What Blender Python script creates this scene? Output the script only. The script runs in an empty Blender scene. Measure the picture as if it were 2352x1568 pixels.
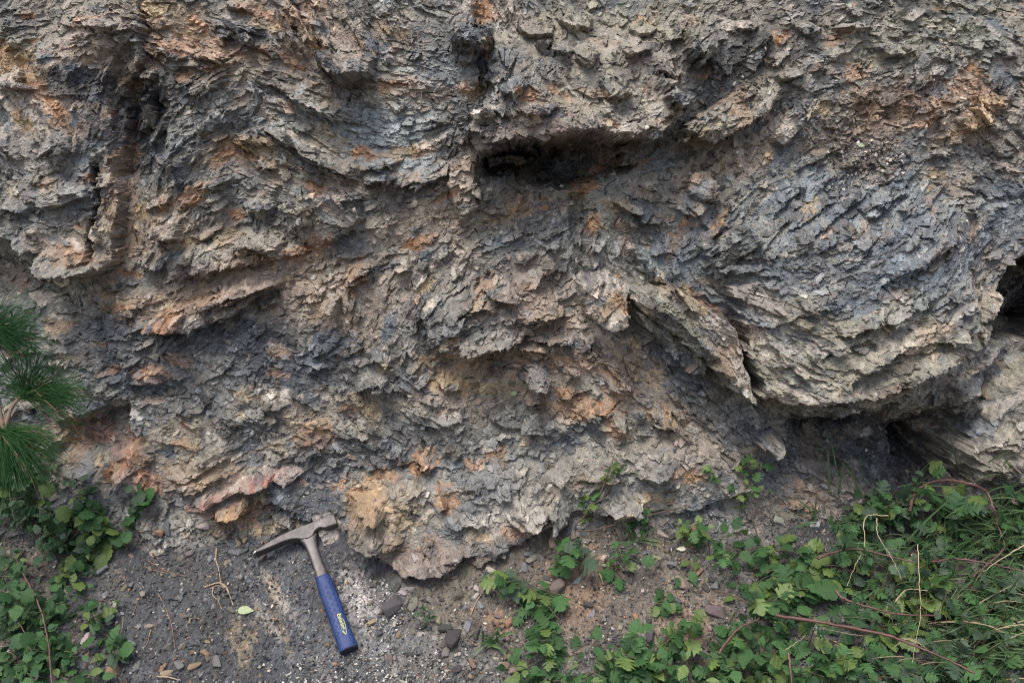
import bpy, bmesh, math, random, time
import numpy as np
from mathutils import Vector, Matrix, Quaternion
T0 = time.time()
random.seed(7); rng = np.random.default_rng(11)
S = bpy.context.scene; COL = S.collection

# ------------------------------------------------------------------ camera, sky, sun, exposure
CAM = np.array([0.0, -2.4, 1.25]); PITCH = math.radians(-8.0); FOC = 22.0; SENS = 22.2
cd = bpy.data.cameras.new('camera'); co = bpy.data.objects.new('camera', cd); COL.objects.link(co)
cd.lens = FOC; cd.sensor_width = SENS; cd.clip_start = 0.05; cd.clip_end = 2000
co.location = CAM; co.rotation_euler = (math.radians(90) + PITCH, 0, 0); S.camera = co
w = bpy.data.worlds.new('World'); S.world = w; w.use_nodes = True
nt = w.node_tree; bg = nt.nodes['Background']; sk = nt.nodes.new('ShaderNodeTexSky')
sk.sky_type = 'NISHITA'; sk.sun_disc = False
SUN_EL, SUN_AZ = math.radians(62), math.radians(205)
sk.sun_elevation = SUN_EL; sk.sun_rotation = SUN_AZ; sk.air_density = 1.0; sk.dust_density = 4.0; sk.ozone_density = 0.6
nt.links.new(sk.outputs[0], bg.inputs[0]); bg.inputs[1].default_value = 0.12
ld = bpy.data.lights.new('sun', 'SUN'); lo = bpy.data.objects.new('sun', ld); COL.objects.link(lo)
ld.energy = 1.3; ld.angle = math.radians(26); ld.color = (1.0, 0.96, 0.90)
sd = Vector((math.sin(SUN_AZ) * math.cos(SUN_EL), math.cos(SUN_AZ) * math.cos(SUN_EL), math.sin(SUN_EL)))
lo.rotation_euler = sd.to_track_quat('Z', 'Y').to_euler()
S.view_settings.view_transform = 'Standard'; S.view_settings.look = 'None'
S.view_settings.gamma = 1.0; S.view_settings.use_curve_mapping = False
S.view_settings.exposure = 1.05
S.cycles.filter_width = 1.1

# ------------------------------------------------------------------ helpers
TH = SENS / 2 / FOC
def ray(px, py):
    """direction of the ray through a point of the photograph given on a 2352 x 1568 sheet"""
    u = (px - 1176) / 1176 * TH; v = -(py - 784) / 1176 * TH
    c, s = math.cos(PITCH), math.sin(PITCH)
    return np.array([u, c - v * s, s + v * c])
def at_y(px, py, y):
    d = ray(px, py); t = (y - CAM[1]) / d[1]
    return CAM + d * t

def hashf(ix, iy, seed):
    n = (ix.astype(np.int64) * 374761393 + iy.astype(np.int64) * 668265263 + seed * 1442695041) & 0xffffffff
    n = ((n ^ (n >> 13)) * 1274126177) & 0xffffffff
    n = n ^ (n >> 16)
    return (n & 0xffff) / 65535.0
def vnoise(x, y, seed=0):
    ix = np.floor(x); iy = np.floor(y); fx = x - ix; fy = y - iy
    fx = fx * fx * (3 - 2 * fx); fy = fy * fy * (3 - 2 * fy)
    a = hashf(ix, iy, seed); b = hashf(ix + 1, iy, seed); c = hashf(ix, iy + 1, seed); d = hashf(ix + 1, iy + 1, seed)
    return (a + (b - a) * fx) * (1 - fy) + (c + (d - c) * fx) * fy
def fbm(x, y, f, octv=4, seed=0, gain=0.5):
    s = 0; a = 1; t = 0
    for k in range(octv):
        s = s + a * (vnoise(x * f + 17.3 * k, y * f - 9.1 * k, seed + k) - 0.5) * 2; t += a; a *= gain; f *= 2.03
    return s / t
def sstep(a, b, x):
    t = np.clip((x - a) / (b - a), 0, 1); return t * t * (3 - 2 * t)

def link(o, parent=None):
    COL.objects.link(o)
    if parent is not None: o.parent = parent
    return o
def tag(o, label=None, cat=None, group=None, kind=None):
    if label: o['label'] = label
    if cat: o['category'] = cat
    if group: o['group'] = group
    if kind: o['kind'] = kind
    return o
def empty(name, loc, label, cat, group=None, rot=None):
    o = bpy.data.objects.new(name, None); COL.objects.link(o); o.location = loc; o.empty_display_size = 0.05
    if rot is not None: o.rotation_euler = rot
    return tag(o, label, cat, group)
def mesh_np(name, V, F, mat, parent=None, cols=None, smooth=False, ob=True):
    """V (n,3), F (m,k) with one k for all faces"""
    V = np.asarray(V, np.float32); F = np.asarray(F, np.int32); k = F.shape[1]
    me = bpy.data.meshes.new(name); me.vertices.add(len(V)); me.vertices.foreach_set('co', V.ravel())
    me.loops.add(F.size); me.loops.foreach_set('vertex_index', F.ravel())
    me.polygons.add(len(F)); me.polygons.foreach_set('loop_start', np.arange(0, F.size, k, dtype=np.int32))
    me.polygons.foreach_set('loop_total', np.full(len(F), k, np.int32))
    if smooth: me.polygons.foreach_set('use_smooth', np.ones(len(F), bool))
    else: me.polygons.foreach_set('use_smooth', np.zeros(len(F), bool))
    if cols is not None:
        a = me.color_attributes.new('Col', 'FLOAT_COLOR', 'POINT')
        c4 = np.ones((len(V), 4), np.float32); c4[:, :cols.shape[1]] = cols; a.data.foreach_set('color', c4.ravel())
    me.update(calc_edges=True); me.materials.append(mat)
    if not ob: return me
    return link(bpy.data.objects.new(name, me), parent)

# ------------------------------------------------------------------ materials
def newmat(name):
    m = bpy.data.materials.new(name); m.use_nodes = True
    n = m.node_tree.nodes; return m, m.node_tree, n['Principled BSDF']
def rock_material():
    m, t, b = newmat('rock'); N = t.nodes; L = t.links
    ca = N.new('ShaderNodeVertexColor'); ca.layer_name = 'Col'
    tc = N.new('ShaderNodeTexCoord')
    n1 = N.new('ShaderNodeTexNoise'); n1.inputs['Scale'].default_value = 260; n1.inputs['Detail'].default_value = 6; n1.inputs['Roughness'].default_value = 0.7
    L.new(tc.outputs['Object'], n1.inputs['Vector'])
    r = N.new('ShaderNodeMapRange'); r.inputs[1].default_value = 0.3; r.inputs[2].default_value = 0.7; r.inputs[3].default_value = 0.6; r.inputs[4].default_value = 1.45
    L.new(n1.outputs['Fac'], r.inputs[0])
    mx = N.new('ShaderNodeVectorMath'); mx.operation = 'SCALE'
    n2 = N.new('ShaderNodeTexNoise'); n2.inputs['Scale'].default_value = 55; n2.inputs['Detail'].default_value = 7; n2.inputs['Roughness'].default_value = 0.65
    L.new(tc.outputs['Object'], n2.inputs['Vector'])
    rb = N.new('ShaderNodeMapRange'); rb.inputs[1].default_value = 0.35; rb.inputs[2].default_value = 0.65; rb.inputs[3].default_value = 0.72; rb.inputs[4].default_value = 1.25; L.new(n2.outputs['Fac'], rb.inputs[0])
    mq = N.new('ShaderNodeMath'); mq.operation = 'MULTIPLY'; L.new(r.outputs[0], mq.inputs[0]); L.new(rb.outputs[0], mq.inputs[1])
    L.new(ca.outputs['Color'], mx.inputs[0]); L.new(mq.outputs[0], mx.inputs['Scale'])
    # pale dust gathers on faces that look up
    g = N.new('ShaderNodeNewGeometry'); sx = N.new('ShaderNodeSeparateXYZ'); L.new(g.outputs['Normal'], sx.inputs[0])
    r2 = N.new('ShaderNodeMapRange'); r2.inputs[1].default_value = 0.25; r2.inputs[2].default_value = 0.95; r2.inputs[3].default_value = 0.0; r2.inputs[4].default_value = 0.34
    L.new(sx.outputs['Z'], r2.inputs[0])
    mm = N.new('ShaderNodeMath'); mm.operation = 'MULTIPLY'; L.new(r2.outputs[0], mm.inputs[0]); L.new(n2.outputs['Fac'], mm.inputs[1])
    mm2 = N.new('ShaderNodeMath'); mm2.operation = 'MULTIPLY'; L.new(mm.outputs[0], mm2.inputs[0]); L.new(ca.outputs['Alpha'], mm2.inputs[1])
    mix = N.new('ShaderNodeMix'); mix.data_type = 'RGBA'; L.new(mm2.outputs[0], mix.inputs[0]); L.new(mx.outputs[0], mix.inputs[6]); mix.inputs[7].default_value = (0.33, 0.30, 0.245, 1)
    L.new(mix.outputs[2], b.inputs['Base Color'])
    r3 = N.new('ShaderNodeMapRange'); r3.inputs[3].default_value = 0.5; r3.inputs[4].default_value = 0.95; L.new(n2.outputs['Fac'], r3.inputs[0]); L.new(r3.outputs[0], b.inputs['Roughness'])
    b.inputs['Specular IOR Level'].default_value = 0.35
    bp = N.new('ShaderNodeBump'); bp.inputs['Strength'].default_value = 0.9; bp.inputs['Distance'].default_value = 0.003
    ad = N.new('ShaderNodeMath'); ad.operation = 'MULTIPLY_ADD'; L.new(n2.outputs['Fac'], ad.inputs[0]); ad.inputs[1].default_value = 1.6; L.new(n1.outputs['Fac'], ad.inputs[2])
    L.new(ad.outputs[0], bp.inputs['Height']); L.new(bp.outputs[0], b.inputs['Normal'])
    return m
MROCK = rock_material()
def stone_material():
    m, t, b = newmat('loose_stone'); N = t.nodes; L = t.links
    oi = N.new('ShaderNodeObjectInfo'); tc = N.new('ShaderNodeTexCoord'); n1 = N.new('ShaderNodeTexNoise'); n1.inputs['Scale'].default_value = 180; n1.inputs['Detail'].default_value = 5
    L.new(tc.outputs['Object'], n1.inputs['Vector'])
    r = N.new('ShaderNodeMapRange'); r.inputs[1].default_value = 0.3; r.inputs[2].default_value = 0.7; r.inputs[3].default_value = 0.55; r.inputs[4].default_value = 1.4
    L.new(n1.outputs['Fac'], r.inputs[0]); mx = N.new('ShaderNodeVectorMath'); mx.operation = 'SCALE'
    L.new(oi.outputs['Color'], mx.inputs[0]); L.new(r.outputs[0], mx.inputs['Scale']); L.new(mx.outputs[0], b.inputs['Base Color'])
    b.inputs['Roughness'].default_value = 0.8
    bp = N.new('ShaderNodeBump'); bp.inputs['Strength'].default_value = 0.7; bp.inputs['Distance'].default_value = 0.002; L.new(n1.outputs['Fac'], bp.inputs['Height']); L.new(bp.outputs[0], b.inputs['Normal'])
    return m
MSTONE = stone_material()
def plain(name, c1, c2, scale=30, rough=0.6, metal=0.0, bump=0.0, spec=0.5, trans=0.0, objvar=0.0):
    m, t, b = newmat(name); N = t.nodes; L = t.links
    tc = N.new('ShaderNodeTexCoord'); n1 = N.new('ShaderNodeTexNoise'); n1.inputs['Scale'].default_value = scale; n1.inputs['Detail'].default_value = 5
    L.new(tc.outputs['Object'], n1.inputs['Vector'])
    r = N.new('ShaderNodeMapRange'); r.inputs[1].default_value = 0.3; r.inputs[2].default_value = 0.7; L.new(n1.outputs['Fac'], r.inputs[0])
    mix = N.new('ShaderNodeMix'); mix.data_type = 'RGBA'; mix.inputs[6].default_value = (*c1, 1); mix.inputs[7].default_value = (*c2, 1); L.new(r.outputs[0], mix.inputs[0])
    out = mix.outputs[2]
    if objvar:
        oi = N.new('ShaderNodeObjectInfo'); r2 = N.new('ShaderNodeMapRange'); r2.inputs[3].default_value = 1 - objvar; r2.inputs[4].default_value = 1 + objvar
        L.new(oi.outputs['Random'], r2.inputs[0]); h = N.new('ShaderNodeVectorMath'); h.operation = 'SCALE'; L.new(out, h.inputs[0]); L.new(r2.outputs[0], h.inputs['Scale']); out = h.outputs[0]
    L.new(out, b.inputs['Base Color']); b.inputs['Roughness'].default_value = rough; b.inputs['Metallic'].default_value = metal; b.inputs['Specular IOR Level'].default_value = spec
    if bump:
        bp = N.new('ShaderNodeBump'); bp.inputs['Strength'].default_value = bump; bp.inputs['Distance'].default_value = 0.001; L.new(n1.outputs['Fac'], bp.inputs['Height']); L.new(bp.outputs[0], b.inputs['Normal'])
    if trans:
        tr = N.new('ShaderNodeBsdfTranslucent'); L.new(out, tr.inputs['Color']); ms = N.new('ShaderNodeMixShader'); ms.inputs[0].default_value = trans
        L.new(b.outputs[0], ms.inputs[1]); L.new(tr.outputs[0], ms.inputs[2]); L.new(ms.outputs[0], N['Material Output'].inputs['Surface'])
    return m

# ------------------------------------------------------------------ rock and ground as one relief: P(x,z) = how far it stands out towards -y
G = 0.0022
X0, X1, Z0, Z1 = -1.42, 1.42, 0.12, 1.84
NX = int((X1 - X0) / G) + 1; NZ = int((Z1 - Z0) / G) + 1
xs = X0 + np.arange(NX) * G; zs = Z0 + np.arange(NZ) * G
XX, ZZ = np.meshgrid(xs, zs)
def base_wall(x, z): return -0.16 * (z - 0.9) + 0.02
def base_ground(x, z): return (0.555 + 0.03 * x - z) * 1.2
def P0(x, z): return np.maximum(base_wall(x, z), base_ground(x, z))
def px2w(px, py, extra=0.0):
    d = ray(px, py)
    t = np.linspace(1.2, 3.6, 1200); p = CAM + t[:, None] * d
    hit = -p[:, 1] <= P0(p[:, 0], p[:, 2]) + extra
    k = np.argmax(hit); return p[k, 0], p[k, 2]
WX = fbm(XX, ZZ, 12, 3, 5) * 0.007 + fbm(XX, ZZ, 50, 3, 8) * 0.0055
WZ = fbm(XX, ZZ, 12, 3, 25) * 0.007 + fbm(XX, ZZ, 50, 3, 28) * 0.0055

def poly_sd(pts, X, Z):
    d = np.full(X.shape, 9.0); ins = np.zeros(X.shape, bool); n = len(pts)
    for i in range(n):
        ax, az = pts[i]; bx, bz = pts[(i + 1) % n]; ex, ez = bx - ax, bz - az
        t = np.clip(((X - ax) * ex + (Z - az) * ez) / (ex * ex + ez * ez + 1e-12), 0, 1)
        d = np.minimum(d, np.hypot(X - ax - t * ex, Z - az - t * ez))
        c = ((az > Z) != (bz > Z)) & (X < (bx - ax) * (Z - az) / (bz - az + 1e-12) + ax); ins ^= c
    return np.where(ins, d, -d)
def region(poly, extra, pad=0.08):
    pts = [px2w(a, b, extra) for a, b in poly]; a = np.array(pts)
    i0 = max(0, int((a[:, 1].min() - pad - Z0) / G)); i1 = min(NZ, int((a[:, 1].max() + pad - Z0) / G) + 1)
    j0 = max(0, int((a[:, 0].min() - pad - X0) / G)); j1 = min(NX, int((a[:, 0].max() + pad - X0) / G) + 1)
    s = (slice(i0, i1), slice(j0, j1)); sd_ = poly_sd(pts, XX[s] + WX[s], ZZ[s] + WZ[s])
    return s, sd_, a
PW = base_wall(XX, ZZ) + fbm(XX, ZZ, 2.6, 3, 40) * 0.035 + fbm(XX, ZZ, 11, 4, 50) * 0.020
FID = np.zeros((NZ, NX), np.int16); NF = 0
PART = np.zeros((NZ, NX), np.int16); PARTS = []
def feat(poly, p, az=0.0, ax=0.0, w=0.012, ws=0.0, part=None, steps=None, dome=0.0):
    s, sdv, a = region(poly, p)
    zc = a[:, 1].mean(); xc = a[:, 0].mean(); hh = (a[:, 1].max() - a[:, 1].min()) / 2
    ww = w + ws * np.clip((ZZ[s] - zc) / hh + 0.1, 0, 1)
    m = sstep(-0.002, 1, (sdv) / ww)
    add = p + az * (ZZ[s] - zc) + ax * (XX[s] - xc)
    if dome: add = add + dome * np.sqrt(np.clip(sdv / 0.06, 0, 1))
    if steps:
        n, dp, dd = steps
        for k in range(1, n + 1):
            o = fbm(XX[s], ZZ[s], 5, 4, 300 + k) * dd * 0.9
            add = add + dp * sstep(0, 0.004, sdv - k * dd + o)
    PW[s] += m * add
    global NF
    NF += 1; FID[s][sdv > .002] = NF
    if part:
        PARTS.append(part); q = PART[s]; q[sdv > 0] = len(PARTS)
BOWL = [(1560, 560), (1650, 640), (1700, 740), (1725, 850), (1745, 905), (1800, 930), (1870, 944), (1990, 938), (2110, 914), (2170, 850), (2230, 790), (2290, 690), (2335, 560), (2300, 430), (2100, 380), (1900, 380), (1730, 440)]
feat([(-300, -200), (300, -100), (330, 130), (280, 200), (270, 380), (265, 600), (200, 640), (130, 640), (40, 560), (-300, 500)], .055, az=-.06, w=.009, part=('bulging_buttress', 'pale weathered buttress bulging out at the upper left, streaked with orange'))
feat([(285, 130), (345, 90), (350, 200), (405, 240), (400, 330), (370, 420), (290, 420), (275, 300)], -.04, w=.018, part=('shale_seam', 'black crumpled shale seam standing on edge beside the pale buttress'))
feat([(258, 380), (278, 380), (274, 600), (255, 600)], -.09, w=.006)
feat([(-300, 560), (40, 565), (180, 650), (210, 720), (100, 700), (-300, 660)], -.05, w=.04)
feat([(1095, 40), (1560, 20), (1600, 200), (1570, 280), (1510, 332), (1380, 306), (1300, 322), (1180, 335), (1095, 362), (1070, 300), (1120, 180)], .14, az=-.24, w=.010, ws=.12, part=('overhanging_block', 'knobbly brown block that juts out over the black hollow'))
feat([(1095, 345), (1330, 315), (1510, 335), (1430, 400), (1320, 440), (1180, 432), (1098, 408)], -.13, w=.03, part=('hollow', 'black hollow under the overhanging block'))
feat([(1110, 352), (1235, 350), (1225, 372), (1110, 382)], .09, w=.006)
feat([(1035, 360), (1095, 362), (1100, 480), (1060, 530), (1020, 430)], .04, w=.012)
feat(BOWL, .10, az=-.12, w=.010, ws=.25, part=('bedded_bulge', 'large bulge of thin grey beds curving like a bowl above the cave'), steps=(2, .006, .04), dome=.008)
feat([(1765, 925), (2110, 905), (2200, 830), (2290, 740), (2500, 640), (2500, 830), (2260, 880), (2190, 960), (2160, 1100), (1950, 1110), (1790, 1040)], -.13, w=.05)
feat([(1985, 950), (2110, 925), (2130, 960), (2100, 1060), (2060, 1118), (2000, 1090)], -.22, w=.05, part=('cave', 'black cave mouth under the bowl of grey beds'))
feat([(1790, 930), (1990, 950), (1990, 985), (1900, 990), (1800, 960)], -.05, w=.02)
s, sdv, a = region([(2268, 745), (2305, 660), (2338, 600), (2500, 560), (2500, 800), (2285, 805)], .02); PW[s] -= .24 * sstep(0, 1, sdv / .02)
feat([(2200, 880), (2500, 820), (2500, 1120), (2230, 1120), (2170, 1020)], .05, w=.03)
feat([(1446, 712), (1476, 717), (1556, 772), (1628, 832), (1621, 874), (1576, 860), (1516, 790)], .06, az=.25, w=.006, dome=.01)
feat([(1446, 664), (1546, 661), (1601, 690), (1676, 742), (1703, 792), (1740, 934), (1676, 892), (1633, 842), (1556, 777), (1476, 722), (1446, 692)], .115, ax=.10, az=.12, w=.005, part=('tilted_slab', 'long pointed slab tilting down to the right, rusty along its top edge'))
feat([(1320, 640), (1400, 622), (1447, 660), (1442, 740), (1400, 768), (1340, 722)], .06, w=.012, dome=.05, part=('boulder', 'rounded pale pinkish boulder set in the face left of the tilted slab'))
feat([(620, 478), (700, 448), (815, 445), (832, 500), (800, 540), (720, 578), (660, 545)], .055, az=.55, ax=.15, w=.007, part=('angular_block', 'dark wedge shaped block sticking out left of centre'))
feat([(330, 758), (420, 690), (640, 635), (655, 655), (520, 735), (430, 768), (345, 775)], .05, az=-.35, w=.007, ws=.03, part=('rusty_slab', 'flat rusty orange slab with a ragged lower edge'))
feat([(950, 700), (1080, 630), (1250, 620), (1300, 720), (1180, 790), (1060, 828), (980, 790)], .05, az=-.16, w=.009, ws=.05, steps=(3, .007, .02), part=('arched_slab', 'arched grey slab with bent laminae in the middle of the face'))
feat([(728, 108), (855, 108), (855, 165), (780, 192), (735, 150)], .06, az=-.3, w=.008, ws=.02)
feat([(1038, 45), (1135, 60), (1120, 115), (1070, 124), (1035, 90)], .05, w=.01)
for bx_, by_, bw, bh, bp_ in ((1145,150,36,62,.045),(1172,205,40,32,.05),(1285,122,38,24,.045),(1240,60,48,30,.04),(1330,45,50,26,.045),(1400,205,40,42,.04),(1450,110,46,38,.045),(1530,150,34,44,.05),(1548,232,36,34,.055),(1345,140,34,30,.035),
        (1480,60,34,30,.04),(1115,268,34,18,.04),(1230,262,52,20,.035),(1440,300,46,22,.035),(1720,60,38,26,.035),(1860,60,34,24,.03),(1810,170,40,20,.03),(2060,110,48,22,.03),(2240,270,48,34,.03),(1960,60,60,14,.03),(60,570,44,34,.03),(150,330,38,50,.03),(230,60,60,24,.03)):
    r_ = random.Random(int(bx_)); pl_ = [(bx_ + bw * math.cos(q) * r_.uniform(.75, 1.15), by_ + bh * math.sin(q) * r_.uniform(.75, 1.15)) for q in [k * 1.05 + r_.uniform(-.25, .25) for k in range(6)]]
    feat(pl_, bp_ * .8, az=-.35, ax=r_.uniform(-.3, .3), w=.006, ws=.025)
feat([(1575, 20), (1675, 15), (1680, 90), (1640, 145), (1588, 122)], .09, az=-.3, w=.008, ws=.04)
feat([(1560, 300), (1700, 195), (1812, 180), (1818, 210), (1760, 262), (1640, 330)], .06, az=-.4, w=.007, ws=.02)
feat([(1768, 322), (1828, 235), (1848, 290), (1800, 338)], .03, w=.007)
feat([(1580, 395), (1640, 385), (1650, 450), (1610, 470), (1580, 440)], .035, w=.006)
feat([(380, 590), (500, 528), (640, 555), (720, 580), (600, 604), (480, 632), (400, 645)], .04, az=-.35, w=.007, ws=.03)
feat([(800, 1160), (880, 1090), (1100, 1040), (1330, 1010), (1400, 1050), (1310, 1190), (1200, 1268), (1000, 1322), (912, 1348), (835, 1262), (800, 1210)], .052, az=-.06, ax=-.06, w=.012, ws=.15, part=('foot_block', 'rusty brown layered block at the foot of the face right of the hammer'))
feat([(1170, 1170), (1300, 1000), (1500, 990), (1700, 960), (1730, 1130), (1600, 1175), (1400, 1185), (1300, 1190), (1240, 1228)], .03, w=.012, ws=.12)
feat([(150, 960), (300, 905), (370, 1010), (250, 1062), (140, 1040)], -.06, w=.03)
feat([(800, 1180), (880, 1150), (880, 1262), (835, 1262)], .03, w=.008)
feat([(1732, 1000), (1802, 1010), (1762, 1046)], .05, w=.006)
feat([(1185, 850), (1262, 846), (1265, 888), (1200, 882)], .035, w=.006, ws=.01)
feat([(1295, 440), (1345, 430), (1360, 640), (1310, 640)], -.035, w=.02)
feat([(340, 520), (405, 515), (405, 550), (350, 555)], .035, w=.006)
feat([(740, 700), (780, 690), (780, 722), (745, 720)], .04, w=.006)
feat([(270, 865), (360, 852), (370, 885), (290, 892)], .02, w=.006)
feat([(440, 1150), (620, 1092), (630, 1115), (470, 1172)], .035, w=.01)
feat([(470, 1190), (560, 1155), (565, 1178), (520, 1205)], .035, w=.01)
feat([(60, 120), (260, 40), (290, 120), (200, 200), (100, 190)], .02, w=.03)
feat([(1960, 480), (2030, 425), (2040, 470), (1990, 510)], .03, w=.007)

def seg_info(pts, X, Z):
    d = np.full(X.shape, 9.0); side = np.zeros(X.shape); al = np.zeros(X.shape); tot = 0; L = [math.hypot(b[0]-a[0], b[1]-a[1]) for a, b in zip(pts, pts[1:])]
    for k, (a, b) in enumerate(zip(pts, pts[1:])):
        ex, ez = b[0]-a[0], b[1]-a[1]; l2 = ex*ex + ez*ez + 1e-12; t = np.clip(((X-a[0])*ex + (Z-a[1])*ez)/l2, 0, 1)
        q = np.hypot(X-a[0]-t*ex, Z-a[1]-t*ez); m = q < d; d = np.where(m, q, d)
        side = np.where(m, ex*(Z-a[1]) - ez*(X-a[0]), side); al = np.where(m, tot + t*L[k], al); tot += L[k]
    return d, side > 0, al, tot
def window(pts, pad):
    a = np.array(pts); return (slice(max(0, int((a[:,1].min()-pad-Z0)/G)), min(NZ, int((a[:,1].max()+pad-Z0)/G)+1)), slice(max(0, int((a[:,0].min()-pad-X0)/G)), min(NX, int((a[:,0].max()+pad-X0)/G)+1)))
JX = fbm(XX, ZZ, 60, 3, 401) * .007; JZ = fbm(XX, ZZ, 60, 3, 402) * .007
def ledge_w(pts, dep, dec, A):
    s = window(pts, dec * 3)
    if s[0].stop - s[0].start < 3 or s[1].stop - s[1].start < 3: return
    d, up, al, tot = seg_info(pts, XX[s] + JX[s], ZZ[s] + JZ[s])
    e = np.minimum(al, tot - al) / (tot * .22 + 1e-6)
    A[s] += np.where(up, dep * np.exp(-(d / dec) ** 1.5) * np.clip(e, 0, 1), 0)
AGAIN = []
def ledge(pts, dep, dec=.028, o=(0, 0), k=1.0):
    q = [px2w(o[0] + a * k, o[1] + b * k, .06) for a, b in pts]; ledge_w(q, dep * .8, dec, PW); AGAIN.append((q, dep, dec))
RC = ((1176, 392), .5); LC = ((0, 0), .5); MC = ((784, 523), 1/3); BC = ((784, 1045), 1/3); QC = ((0, 1045), 1/3)
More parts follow.
